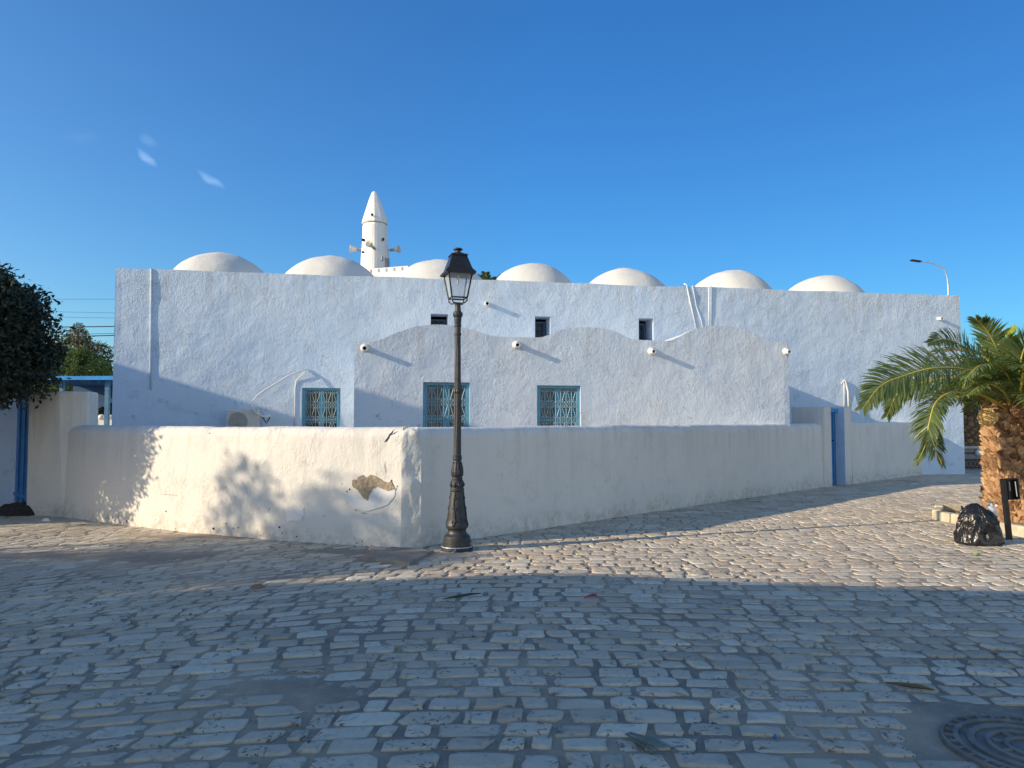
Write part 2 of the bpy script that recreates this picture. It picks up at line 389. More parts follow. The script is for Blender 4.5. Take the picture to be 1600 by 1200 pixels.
# ------------------------------------------------------------------ ground and cobbles
patches = [(ground(500, 1085), .55, .26, .030), (ground(380, 1068), .35, .18, .018), (ground(80, 870), 1.0, .30, .022), (ground(240, 868), .6, .25, .02), (ground(330, 838), 1.2, .28, .022), (ground(540, 862), .9, .22, .02),
           (ground(90, 1160), .35, .2, .016), (ground(640, 868), .5, .3, .02), (ground(750, 868), .5, .2, .012), (ground(1450, 905), .5, .15, .01), (ground(1480, 1100), .25, .12, .016), (ground(250, 905), .9, .1, .012)]
def sand_z(x, y):
    z = -.006 + .010 * (vfbm(x * .8, y * .8, 3) - .5) + .008 * (vfbm(x * 4, y * 4, 5) - .5) + .006 * np.clip((vfbm(x * .45 + 5, y * .6, 8) - .58) * 6, 0, 1)
    z = z + .0045 * np.clip((y - 5.5) / 3, 0, 1)
    for p, sx, sy, h in patches:
        z = z + h * .55 * np.exp(-((x - p.x) / sx) ** 2 - ((y - p.y) / sy) ** 2)
    return z
def roll(x, y): return .022 * (vfbm(x * .35, y * .35, 21, 2) - .5) * np.clip((22 - y) / 4, 0, 1)
gx = np.concatenate([[-900, -400, -150, -60, -30, -18], np.arange(-12.5, 17.01, .085), [20, 30, 60, 150, 400, 900]])
gy = np.concatenate([[-900, -300, -80, -20, -4, 0], np.arange(1.6, 23.6, .085), [26, 30, 40, 60, 150, 400, 1500]])
X, Y = np.meshgrid(gx, gy); Z = sand_z(X, Y) + roll(X, Y)
mask = (X > -12.4) & (X < 17) & (Y > 1.5) & (Y < 23.5); Z = np.where(mask, Z, -.012)
nx, ny = len(gx), len(gy); idx = np.arange(nx * ny).reshape(ny, nx)
fs = np.stack([idx[:-1, :-1], idx[:-1, 1:], idx[1:, 1:], idx[1:, :-1]], -1).reshape(-1, 4)
g = mkobj('ground', np.stack([X, Y, Z], -1).reshape(-1, 3), fs, M_SAND, smooth=True); tag(g, kind='structure')

man_c = ground(1614, 1174); man_r = .385
plant = [Vector((6.74, 11.65)), Vector((7.0, 9.45)), Vector((9.6, 9.6)), Vector((9.4, 12.4)), Vector((7.3, 12.5))]
slab_px = [(562, 874), (640, 883), (678, 864), (612, 858)]
slab = [ground(*p) for p in slab_px]
def inpoly(x, y, P):
    c = False; n = len(P)
    for i in range(n):
        a, b = P[i], P[(i + 1) % n]
        if (a[1] > y) != (b[1] > y) and x < (b[0] - a[0]) * (y - a[1]) / (b[1] - a[1]) + a[0]: c = not c
    return c
K = 14
def warp(u, v):
    s = .10 + .55 * np.clip((v - 3.2) / 6, 0, 1)
    r = np.log1p(np.exp((-.9 - u) * 2.2)) / 2.2
    return u + .05 * np.sin(v * 1.7), v - s * r - .03 * u + .05 * np.sin(u * .9 + v * .3)
cu, cv, cl, cw, ct = [], [], [], [], []
v = .5
while v < 31:
    w = random.uniform(.155, .19) * (1.0 if v < 14 else 1.15)
    ymax = v; u = -.85 * v - 5.5; umax = .85 * v + 3
    u = max(u, -13); umax = min(umax, 17); u += random.random() * .3
    while u < umax:
        l = random.choice([.15, .19, .22, .24, .25, .27, .29, .33]) * random.uniform(.93, 1.07) * (1.0 if v < 14 else 1.1)
        cu.append(u + l / 2); cv.append(v + random.gauss(0, .008)); cl.append(l); cw.append(w); u += l
    v += w
cu = np.array(cu); cv = np.array(cv); cl = np.array(cl); cw = np.array(cw)
wx, wy = warp(cu, cv)
keep = (wy > 1.5) & (wy < 24.5) & (wx > -.85 * wy - 2.5)
ylim = np.array([min(wall_line_y(x) + .12, 99) if yard[0].x < x < yard[8].x + 3.6 else (13.6 if x <= yard[0].x else 99) for x in wx]); keep &= wy < ylim
keep &= (wx - man_c.x) ** 2 + ((wy - man_c.y)) ** 2 > (man_r + .12) ** 2
for i in np.where(keep)[0]:
    if inpoly(wx[i], wy[i], plant) or inpoly(wx[i], wy[i], slab): keep[i] = False
cu, cv, cl, cw, wx, wy = [q[keep] for q in (cu, cv, cl, cw, wx, wy)]; n = len(cu); print('setts', n)
gap = RNG.uniform(.014, .034, n) * np.clip(1.25 - (wy - 5) * .10, .35, 1.15)
a_ = cl / 2 - gap * .8; b_ = cw / 2 - gap * .75; ex = RNG.uniform(3.2, 14, n)
th = (np.arange(K) + .5) / K * 2 * np.pi
ct_, st_ = np.cos(th)[None], np.sin(th)[None]
e = (2 / ex)[:, None]
ux = np.sign(ct_) * np.abs(ct_) ** e; uy = np.sign(st_) * np.abs(st_) ** e
ux = ux * (1 + RNG.normal(0, .055, (n, K))) + RNG.normal(0, .10, (n, 1)) * uy
uy = uy * (1 + RNG.normal(0, .055, (n, K))) + RNG.normal(0, .05, (n, 1)) * ux
far_ = np.clip(1.2 - (wy - 4.3) * .30, .26, 1.0); top = RNG.normal(.0065, .0032, n) * far_ + .0045 * (1 - far_) ; tx = RNG.normal(0, .018, n) * far_; ty = RNG.normal(0, .026, n) * far_
rings = []
for sc, dz in ((1.04, -.035), (1.0, -.0045), (.955, .0), (.62, .0012)):
    du = ux * a_[:, None] * sc; dv = uy * b_[:, None] * sc
    if sc > .9: du = du + RNG.normal(0, .0025, (n, K)); dv = dv + RNG.normal(0, .0025, (n, K))
    px_, py_ = warp(cu[:, None] + du, cv[:, None] + dv)
    pz = (top + 0)[:, None] + (dz * far_[:, None] if dz > -.02 else dz) + tx[:, None] * du + ty[:, None] * dv + roll(px_, py_) + (RNG.normal(0, .0014, (n, K)) * far_[:, None] if dz > -.02 else 0)
    rings.append(np.stack([px_, py_, pz], -1))
cx_, cy_ = warp(cu, cv); cen = np.stack([cx_, cy_, top + .0012 + roll(cx_, cy_)], -1)[:, None]
V = np.concatenate(rings + [cen], 1); per = 4 * K + 1; base = (np.arange(n) * per)[:, None]
fl_ = []
for r_ in range(3):
    for k in range(K): fl_.append([r_ * K + k, r_ * K + (k + 1) % K, (r_ + 1) * K + (k + 1) % K, (r_ + 1) * K + k])
tri = [[3 * K + k, 3 * K + (k + 1) % K, 4 * K] for k in range(K)]
fq = (base[:, :, None] + np.array(fl_)[None]).reshape(-1, 4).tolist(); ft = (base[:, :, None] + np.array(tri)[None]).reshape(-1, 3).tolist()
tint = np.repeat(np.clip(RNG.normal(.5, .25, n), 0, 1), per)
o = mkobj('pavement', V.reshape(-1, 3), fq + ft, M_SETT, smooth=True, tint=tint); tag(o, kind='structure')

# ------------------------------------------------------------------ courtyard wall
def resample(P, step):
    out_ = []; flags = []
    for i in range(len(P) - 1):
        a, b = P[i], P[i + 1]; n_ = max(1, int((b - a).length / step))
        for k in range(n_): out_.append(a.lerp(b, k / n_))
    out_.append(P[-1]); return out_
def sweep_wall(P, H, T, rtop, step=.06, amp=.008, mat_=None, name='wall', parent=None, batter=.03, seed=0, edge_drop=None, ampf=None):
    pts = resample(P, step); nrm = []; hard = set()
    for k in range(1, len(P) - 1):
        a1 = (P[k] - P[k - 1]).normalized(); a2 = (P[k + 1] - P[k]).normalized()
        if a1.dot(a2) < .96:
            i = min(range(len(pts)), key=lambda q: (pts[q] - P[k]).length); pts.insert(i, pts[i].copy()); hard.add(i)
    for i in range(len(pts)):
        d1 = (pts[i] - pts[max(i - 1, 0)]); d2 = (pts[min(i + 1, len(pts) - 1)] - pts[i])
        if i in hard: d2 = pts[i + 2] - pts[i]
        if (i - 1) in hard: d1 = pts[i] - pts[i - 2]
        if d1.length < 1e-6: d1 = d2
        if d2.length < 1e-6: d2 = d1
        n1 = Vector((-d1.y, d1.x, 0)).normalized(); n2 = Vector((-d2.y, d2.x, 0)).normalized()
        mm = (n1 + n2).normalized(); mm = mm / max(.5, mm.dot(n1)); nrm.append(mm)
    prof = []
    nz = max(4, int((H - rtop) / .07))
    for k in range(nz + 1): prof.append((batter * k / nz, -.06 + (H - rtop + .06) * k / nz))
    if rtop > 0:
        for k in range(1, 9):
            a = math.pi / 2 * k / 8; prof.append((batter + rtop * 1.0 * (1 - math.cos(a)), H - rtop + rtop * math.sin(a)))
        for k in range(1, 5): prof.append((batter + rtop + (T - 2 * rtop) * k / 5, H))
        for k in range(0, 9):
            a = math.pi / 2 * (1 - k / 8); prof.append((T - rtop * (1 - math.cos(a)), H - rtop + rtop * math.sin(a)))
    else:
        prof.append((T, H))
    prof.append((T, -.06))
    mp = len(prof); vs_ = []
    for i, p in enumerate(pts):
        hh = edge_drop(i, p) if edge_drop else 0
        for (t, z) in prof:
            q = p + nrm[i] * t; q = Vector((q.x, q.y, z + (hh * max(0, z / H) ** 2)))
            af = ampf(p) if ampf else 1.0
            nn = fbm((q.x * .9 + seed, q.y * .9, q.z * .9), 3) * amp * 1.6 + fbm((q.x * 4, q.y * 4 + seed, q.z * 4), 3) * amp * .5 * af + (fbm((q.x * 13, q.y * 13, q.z * 9), 3) * amp * .6 * (af - 1) if af > 1 else 0)
            q -= nrm[i] * nn
            if z > .9: q.z += nn * 1.2
            if z < .1: q -= nrm[i] * (.02 * fbm((q.x * 3, q.y * 3, 5), 2) + .0)
            vs_.append(q)
    fs_ = [(i * mp + k, (i + 1) * mp + k, (i + 1) * mp + k + 1, i * mp + k + 1) for i in range(len(pts) - 1) if i not in hard for k in range(mp - 1)]
    fs_ += [tuple(range(mp))[::-1], tuple(range((len(pts) - 1) * mp, len(pts) * mp))]
    return mkobj(name, vs_, fs_, mat_, parent, smooth=True)
YH = 1.50
yroot = thing('courtyard_wall', yard[3], 'long low whitewashed courtyard wall with rounded top and flaking corner behind the lamp post', 'wall')
ch = yard[4] - yard[3]
def corner_amp(p):
    a, c = yard[3], yard[4]; d = (c - a); t = (p - a).dot(d) / d.length_squared; q = (p - (a + d * max(0, min(1, t)))).length
    return 6.0 if (q < .02 and .06 < t < .94) else 1.0
sweep_wall(cat(yard[:4], 31) + cat(yard[4:], 41), YH, .42, .14, step=.035, name='wall_body', mat_=M_WALL, parent=yroot, seed=1, ampf=corner_amp)
# block that closes the corner behind the facet
d1 = (yard[3] - yard[2]).normalized(); d2 = (yard[5] - yard[4]).normalized()

# patches, cracks and holes on the left face
LN = Vector((-(yard[3] - yard[2]).y, (yard[3] - yard[2]).x, 0)).normalized()   # into the wall
YC = cat(yard[:4], 31)
def ywall(px, py, off=.012):
    d = dirv(px, py); q = None
    for a_, b2_ in zip(YC[:-1], YC[1:]):
        sg_ = b2_ - a_; nn_ = Vector((-sg_.y, sg_.x, 0)); q = CAM + d * ((a_ - CAM).dot(nn_) / d.dot(nn_))
        if (q - a_).dot(sg_) <= sg_.length_squared: break
    nn = fbm((q.x * .9 + 1, q.y * .9, q.z * .9), 3) * .008 * 1.6
    return q + LN * (.03 * q.z / 1.34 - nn) - LN * off
def patch(name, pts, m_, off, parent):
    vs_ = [ywall(x, y, off) for x, y in pts]; vb = [p + LN * .03 for p in vs_]; n_ = len(pts)
    b_ = MB(); b_.add(vs_ + vb, [tuple(range(n_))] + [(i, (i + 1) % n_, n_ + (i + 1) % n_, n_ + i) for i in range(n_)]); return b_.build(name, m_, parent)
def rag(pts, amp, sub=4, seed=1):
    rr = random.Random(seed); o_ = []
    for i in range(len(pts)):
        a, b = pts[i], pts[(i + 1) % len(pts)]
        for k in range(sub):
            t = k / sub; o_.append((a[0] + (b[0] - a[0]) * t + rr.uniform(-amp, amp), a[1] + (b[1] - a[1]) * t + rr.uniform(-amp, amp)))
    return o_
patch('repainted_patch', rag([(541, 778), (550, 774), (562, 778), (578, 772), (590, 762), (604, 765), (618, 762), (616, 776), (606, 788), (590, 794), (572, 799), (556, 796), (545, 790)], .5, 3, 3), M_REPAINT, .010, yroot)
patch('bare_patch', rag([(549, 750), (553, 749), (556, 752), (560, 744), (566, 743), (572, 747), (578, 741), (585, 744), (590, 746), (597, 752), (604, 755), (611, 752), (617, 764), (606, 767), (597, 763), (588, 760), (580, 762), (577, 770), (575, 782), (568, 779), (562, 770), (556, 764), (550, 761)], .7, 3, 5), M_EXPO, .015, yroot)
def crack(pts, r, parent=yroot, name='crack'):
    b_ = MB(); P = [ywall(x, y, .004) for x, y in rag(pts + pts[::-1], 0, 1)[:len(pts)]]
    b_.tube(P, [r * (.25 if i in (0, len(P) - 1) else random.uniform(.6, 1.1)) for i in range(len(P))], 5); return b_.build(name, M_CRACK, parent)
crack([(614, 671), (611, 676), (607, 679), (605, 684), (602, 688), (599, 691)], .010)
crack([(550, 791), (553, 794), (557, 799)], .006)
crack([(564, 801), (568, 802), (572, 802)], .004)
def hole(px, py, r, parent=yroot):
    P = ywall(px, py, .004); b_ = MB(); k = 9; vs_ = []
    ax = LN.cross(Zv)
    for i in range(k):
        a = 2 * math.pi * i / k; rr = r * random.uniform(.65, 1.2); vs_.append(P + ax * math.cos(a) * rr + Zv * math.sin(a) * rr)
    b_.add(vs_ + [p + LN * .03 for p in vs_], [tuple(range(k))] + [(i, (i + 1) % k, k + (i + 1) % k, k + i) for i in range(k)]); b_.build('chip', M_CRACK, parent)
patch('cement_patch', rag([(447, 796), (458, 799), (474, 794), (475, 806), (470, 814), (458, 813), (448, 815)], .5, 3, 8), M_REPAINT, .009, yroot)
for q in ((457, 803, .026), (436, 824, .014), (259, 799, .012), (198, 814, .015), (333, 826, .016), (545, 765, .012), (611, 751, .012), (505, 806, .007), (324, 477 + 200, .006), (420, 795, .006)): hole(*q)
for k in range(22):
    xx = random.uniform(165, 615); hole(xx, 818 + (xx - 165) * .075 + random.uniform(-14, 4), random.uniform(.004, .010))
crack([(250, 772), (262, 773), (277, 774)], .0025); crack([(601, 720), (600, 728), (602, 736), (601, 741)], .0022); crack([(586, 736), (588, 742)], .003)
for q in ((541, 768, .010), (533, 756, .007), (620, 760, .010), (617, 772, .006)): hole(*q)

# ------------------------------------------------------------------ door pillars, door and the wall beyond
WD = (yard[8] - yard[4]).normalized(); WB = Vector((-WD.y, WD.x, 0))      # along and into
P1 = ground(1300, 760); P2 = ground(1322, 757.5); P3 = P2 + WD * .42
def hgt(px, py, P): return (CAM + dirv(px, py) * (P.y / dirv(px, py).y)).z
PH = hgt(1300, 635.5, P1)
def block(name, a, b, depth, H, m_, parent=None, bevel=.02, z0=-.05, into=None):
    into = into or WB; b_ = MB(); c = [a, b, b + into * depth, a + into * depth]
    # subdivided faces for bumps
    b_.prism([Vector((p.x, p.y, z0)) for p in c], [Vector((p.x, p.y, H)) for p in c]); return b_.build(name, m_, parent, bevel=bevel)
o = block('door_pillar', P1 - WD * .40 - WB * .02, P1 - WB * .02, .80, PH, M_WALL, bevel=.025); tag(o, 'square white pillar left of the narrow blue door at the end of the courtyard wall', 'pillar')
H2 = hgt(1322, 635, P2)
o = block('door_pillar', P2, P2 + WD * .40, .42, H2, M_WALL, bevel=.025); tag(o, 'square white pillar right of the narrow blue door', 'pillar')
dr = thing('courtyard_door', P1 + WB * .2, 'narrow bright blue door recessed between two white pillars', 'door')
b = MB(); b.box((P1 + P2) / 2 + WB * .22 + Zv * (H2 / 2 - .02), ((P2 - P1).length + .2, .04, H2 - .06), (WD, WB, Zv)); b.build('door_leaf', M_BLUE, dr, bevel=.004)
b = MB()
for k in (.12, .42): b.box((P1 + P2) / 2 + WD * (-.25 + k) + WB * .195 + Zv * .95, (.02, .02, 1.6), (WD, WB, Zv))
b.build('panel_trim', M_BLUE, dr)
b = MB(); b.box((P1 + P2) / 2 + WB * .18 + Zv * (H2 - .10), ((P2 - P1).length - .01, .09, .09), (WD, WB, Zv)); b.build('lintel', M_SKYB, dr, bevel=.004)
b = MB(); b.tube([(P1 + P2) / 2 + WD * .1 + WB * .20 + Zv * 1.08, (P1 + P2) / 2 + WD * .1 + WB * .15 + Zv * 1.08], .018, 10); b.build('handle', M_BLACK, dr)
b = MB(); c = [P2 - WD * .004 + WB * .01, P2 - WD * .004 + WB * .195]; b.prism([p + Zv * .0 for p in (c[0], c[1], c[1] + WD * .003, c[0] + WD * .003)], [p + Zv * (H2 - .03) for p in (c[0], c[1], c[1] + WD * .003, c[0] + WD * .003)]); b.build('jamb', M_JAMB, dr)
W2 = [P2 + WD * .395, ground(1445, 741.5)]
W2[1] = W2[1] + (W2[1] - W2[0]).normalized() * .25
o = sweep_wall(W2, hgt(1380, 659.5, ground(1380, 750)), .38, .10, name='side_wall', mat_=M_WALL, seed=14); tag(o, 'short low white wall running from the blue door to the big building, under the palm fronds', 'wall')

# ------------------------------------------------------------------ left gate, pillar and wall
K1 = ground(40, 805); K2 = ground(98, 808); K3 = at(141, 700, 11.95); K3.z = 0
def topat(px, py, P): q = CAM + dirv(px, py) * (P.y / dirv(px, py).y); return q
T1 = at(45, 611, K1.y + .03); T2 = at(92, 611.5, K2.y + .03); T3 = at(139, 612, K3.y + .02)
TH = (T1.z + T2.z + T3.z) / 3
b = MB(); back1 = Vector((-.15, .55, 0)); bot = [K1, K2, K3, K3 + back1, K1 + back1]; topp = [T1, T2, T3, T3 + back1, T1 + back1]
b.prism([Vector((p.x, p.y, -.05)) for p in bot], [Vector((p.x, p.y, TH)) for p in topp])
o = b.build('gate_pillar', M_WALL, bevel=.035); tag(o, 'tall tapering white pillar closing the low wall beside the blue gate, left', 'pillar')
W1 = Vector((-9.06, 13.3, 0)); KB = K1 + Vector((.02, .2, 0))
gt_ = thing('yard_gate', W1, 'dark blue gate standing in shade between the tapering white pillar and the leftmost wall', 'gate')
gd = (KB - W1); gl_ = gd.length; gd.normalize(); gp = Vector((gd.y, -gd.x, 0))
b = MB(); b.box((KB + W1) / 2 + Zv * 1.08, (gl_, .05, 1.96), (gd, gp, Zv)); b.build('gate_leaf', M_BLUE, gt_, bevel=.005)
b = MB()
for k in (-.38, 0, .38): b.box((KB + W1) / 2 + gd * k + gp * .035 + Zv * 1.08, (.05, .03, 1.9), (gd, gp, Zv))
b.box((KB + W1) / 2 + gp * .036 + Zv * 1.9, (gl_, .03, .06), (gd, gp, Zv)); b.box((KB + W1) / 2 + gp * .036 + Zv * .25, (gl_, .03, .06), (gd, gp, Zv))
b.build('gate_rails', M_BLUE, gt_)
o = sweep_wall([Vector((-17, 14.6, 0)), W1], 2.1, .3, .06, name='boundary_wall', step=.12, mat_=M_FAC, seed=33); tag(o, 'pale blue wall in shade at the far left under the dark tree', 'wall')
# dirt heap
def heap(name, P, rx, ry, h, m_, seed, label, cat, n=36):
    b_ = MB(); rings_ = 9; vs_ = [Vector((P.x, P.y, h))]
    for r_ in range(1, rings_ + 1):
        for k in range(n):
            a = 2 * math.pi * k / n; q = r_ / rings_; rr = q * (1 + .22 * fbm((math.cos(a) * 2 + seed, math.sin(a) * 2, 0), 3))
            z = h * (1 - q ** 3) * (1 + .3 * fbm((math.cos(a) * q * 5 + seed, math.sin(a) * q * 5, 3), 4)) - (.03 if r_ == rings_ else 0)
            vs_.append(Vector((P.x + math.cos(a) * rx * rr, P.y + math.sin(a) * ry * rr, z)))
    fs_ = [(0, 1 + k, 1 + (k + 1) % n) for k in range(n)]
    for r_ in range(rings_ - 1):
        for k in range(n): fs_.append((1 + r_ * n + k, 1 + (r_ + 1) * n + k, 1 + (r_ + 1) * n + (k + 1) % n, 1 + r_ * n + (k + 1) % n))
    b_.add(vs_, fs_); o_ = b_.build(name, m_); tag(o_, label, cat); return o_
hp = ground(22, 806); heap('dirt_heap', hp + Vector((0, .15, 0)), .48, .26, .19, M_DIRT, 3, 'dark brown heap of earth at the foot of the blue gate', 'earth heap')

# ------------------------------------------------------------------ panels with openings
def panel(name, O, ax, outv, L, topf, holes, m_, parent, cell=.16, amp=.012, rev=.12, z0=-.05, seed=0, zflat=None, revm=None, side_round=0):
    """holes: (u0,u1,z0,z1,depth)"""
    ub = {0.0, L}; zb = {z0}; zmaxh = max([h[3] for h in holes] + [0]) + .12
    if zflat: zmaxh = zflat
    for h in holes: ub |= {h[0], h[1]}; zb |= {h[2], h[3]}
    zb.add(zmaxh)
    def fill(bs):
        bs = sorted(bs); o_ = []
        for a, c in zip(bs[:-1], bs[1:]):
            k = max(1, int(round((c - a) / cell))); o_ += [a + (c - a) * i / k for i in range(k)]
        o_.append(bs[-1]); return o_
    us = fill(ub); zs = fill(zb); ntop = 10
    rows = [('z', z) for z in zs] + [('t', k / ntop) for k in range(1, ntop + 1)]
    vs_ = []
    for kind, z in rows:
        for u in us:
            zz = z if kind == 'z' else zmaxh + (topf(u) - zmaxh) * z
            P = O + ax * u; near = 1.0
            for h in holes:
                dx = max(h[0] - u, u - h[1], 0); dz = max(h[2] - zz, zz - h[3], 0); near = min(near, math.hypot(dx, dz) / .25)
            near = min(near, min(u, L - u) / .15 + .15)
            nn = (fbm((P.x * .55 + seed, P.y * .55, zz * .55), 3) * 1.4 + fbm((P.x * 2.6, P.y * 2.6 + seed, zz * 2.6), 3) * .5) * amp * near
            vs_.append(Vector((P.x, P.y, zz)) + outv * nn)
    nu = len(us); fs_ = []
    for j in range(len(rows) - 1):
        for i in range(nu - 1):
            um = (us[i] + us[i + 1]) / 2
            if j < len(zs) - 1:
                zm = (zs[j] + zs[j + 1]) / 2
                if any(h[0] < um < h[1] and h[2] < zm < h[3] for h in holes): continue
            fs_.append((j * nu + i, j * nu + i + 1, (j + 1) * nu + i + 1, (j + 1) * nu + i))
    for h in holes:
        u0, u1, a, c, dp = h; q = [O + ax * u0 + Zv * a, O + ax * u1 + Zv * a, O + ax * u1 + Zv * c, O + ax * u0 + Zv * c]
        q2 = [p - outv * dp for p in q]; o_ = len(vs_); vs_ += q + q2
        for i in range(4): fs_.append((o_ + i, o_ + (i + 1) % 4, o_ + 4 + (i + 1) % 4, o_ + 4 + i))
    # top and sides, closed backwards by a short return
    o_ = len(vs_); jt = len(rows) - 1
    for i in range(nu): vs_.append(vs_[jt * nu + i] - outv * .28)
    for i in range(nu - 1): fs_.append((jt * nu + i, jt * nu + i + 1, o_ + i + 1, o_ + i))
    return mkobj(name, vs_, fs_, m_, parent, smooth=False), us

def uof(px, py, O, ax, outv):
    q = onplane(px, py, O, outv); return (q - O).dot(ax), q.z

def grille(parent, O, ax, outv, w, h, cols, period, r, m_, z0=None, curl=.33):
    """scroll grille as one mesh; O bottom-left in the plane"""
    b_ = MB(); cw_ = w / cols
    for i in range(cols + 1): b_.tube([O + ax * (i * cw_), O + ax * (i * cw_) + Zv * h], r * 1.15, 4)
    rows_ = max(1, int(round(h / period))); ph = h / rows_
    for j in range(rows_ + 1): b_.tube([O + Zv * (j * ph), O + ax * w + Zv * (j * ph)], r, 4)
    for j in range(rows_):
        for i in range(cols):
            sg = 1 if (i + j) % 2 == 0 else -1; c = O + ax * ((i + .5) * cw_) + Zv * ((j + .5) * ph)
            R0 = cw_ * curl; hh = ph / 2 - R0 * 1.08; P = []
            for k in range(17):      # upper spiral from its eye outwards
                a = math.pi * 2.6 * (1 - k / 16); rr = R0 * (1 - .62 * (1 - k / 16)); 
                P.append((sg * (math.cos(a + math.pi) * rr) , hh + math.sin(a + math.pi) * rr))
            Q = [(-x, -y) for x, y in P][::-1]
            pts = [c + ax * x + Zv * y for x, y in P + Q]; b_.tube(pts, r, 4)
    return b_.build('grille', m_, parent)

def window(root, O, ax, outv, u0, u1, z0, z1, dep, style, cols=6, period=.33, nleaf=2, label=None, paint=None):
    M_TEAL = paint or globals()['M_TEAL']; M_TEALG = paint or globals()['M_TEALG']
    w = u1 - u0; h = z1 - z0; P = O + ax * u0 + Zv * z0 - outv * dep
    fr = MB(); fw = .055
    for (cu_, cz_, sx_, sz_) in ((fw / 2, h / 2, fw, h), (w - fw / 2, h / 2, fw, h), (w / 2, h - fw / 2, w - 2 * fw, fw), (w / 2, fw / 2, w - 2 * fw, fw)):
        fr.box(P + ax * cu_ + Zv * cz_ + outv * .03, (sx_, .07, sz_), (ax, outv, Zv))
    f = fr.build('window', M_TEAL, root, bevel=.004)
    if label: f['label'] = label
    iw = w - 2 * fw; gp_ = MB(); gp_.box(P + ax * (w / 2) + Zv * (h / 2) - outv * .03, (iw, .01, h - 2 * fw), (ax, outv, Zv)); gp_.build('pane', M_GLASS if style == 'dark' else M_MESH, f)
    lf = MB(); m_ = .05 if nleaf == 2 else .03
    if nleaf == 2:
        lf.box(P + ax * (w / 2) + Zv * (h / 2), (.13, .035, h - 2 * fw), (ax, outv, Zv))
    for cx in ((fw + m_ / 2), w - fw - m_ / 2): lf.box(P + ax * cx + Zv * (h / 2), (m_, .03, h - 2 * fw), (ax, outv, Zv))
    lf.box(P + ax * (w / 2) + Zv * (h * .50), (iw, .028, .04), (ax, outv, Zv))
    if style == 'slats':
        k = int((h - .1) / .055)
        for i in range(k): lf.box(P + ax * (w * .73) + Zv * (.07 + i * .055) - outv * .018, (w * .36, .012, .03), (ax, outv, Zv))
    lf.build('sash', M_TEAL, f)
    grille(f, P + ax * (fw + .012) + Zv * (fw) + outv * .055, ax, outv, w - 2 * fw - .024, h - 2 * fw, cols, period, .0052, M_TEALG)
    return f

# ------------------------------------------------------------------ main building
mosque = thing('mosque_building', G_L, 'big flat white and pale blue building with a row of shallow domes on its roof', 'building')
pl = G_L
hol = []
w1a, w1t = uof(472, 606, pl, S, Mo); w1b, _ = uof(532, 606, pl, S, Mo)
hol.append((w1a, w1b, .80, w1t, .10))
smalls = []
for (xa, ya, xb, yb) in ((673, 490, 700, 528), (836, 494, 860, 531), (998, 497, 1021, 533)):
    a, z1 = uof(xa, ya, pl, S, Mo); c, z0_ = uof(xb, yb, pl, S, Mo); smalls.append((a, c, z0_, z1)); hol.append((a, c, z0_, z1, .60))
def ftop(u): return z_top + .03 * fbm((u * .35, 0, 3), 3)
fac, _ = panel('facade', pl, S, Mo, FL, ftop, hol, M_FAC, mosque, cell=.14, amp=.013, seed=2)
for p_ in fac.data.polygons: p_.use_smooth = False
DEPTH = 9.0
b = MB(); q = [pl, pl + S * FL, pl + S * FL + Bk * DEPTH, pl + Bk * DEPTH]
b.add([p + Zv * z for z in (-.05, z_top - .02) for p in q], [(1, 2, 6, 5), (2, 3, 7, 6), (3, 0, 4, 7)])
b.build('outer_walls', M_FAC, mosque)
b = MB(); q = [pl + Bk * .2, pl + S * FL + Bk * .2, pl + S * FL + Bk * DEPTH, pl + Bk * DEPTH]; b.add([p + Zv * (z_top - .35) for p in q], [(0, 1, 2, 3)]); b.build('roof', M_DOME, mosque)
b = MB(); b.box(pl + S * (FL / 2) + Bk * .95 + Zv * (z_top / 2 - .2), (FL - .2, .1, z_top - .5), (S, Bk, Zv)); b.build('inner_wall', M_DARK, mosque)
window(mosque, pl, S, Mo, w1a, w1b, .80, w1t, .10, 'dark', cols=6, period=.36, label='lowest window, blue framed, beside the air conditioner')
for i, (a, c, z0_, z1) in enumerate(smalls):
    window(mosque, pl, S, Mo, a + .0, c - .02, z0_, z1 - .07, .59, 'dark', cols=3, period=.24, nleaf=1, label='small deep-set square window high on the wall', paint=M_NAVY)
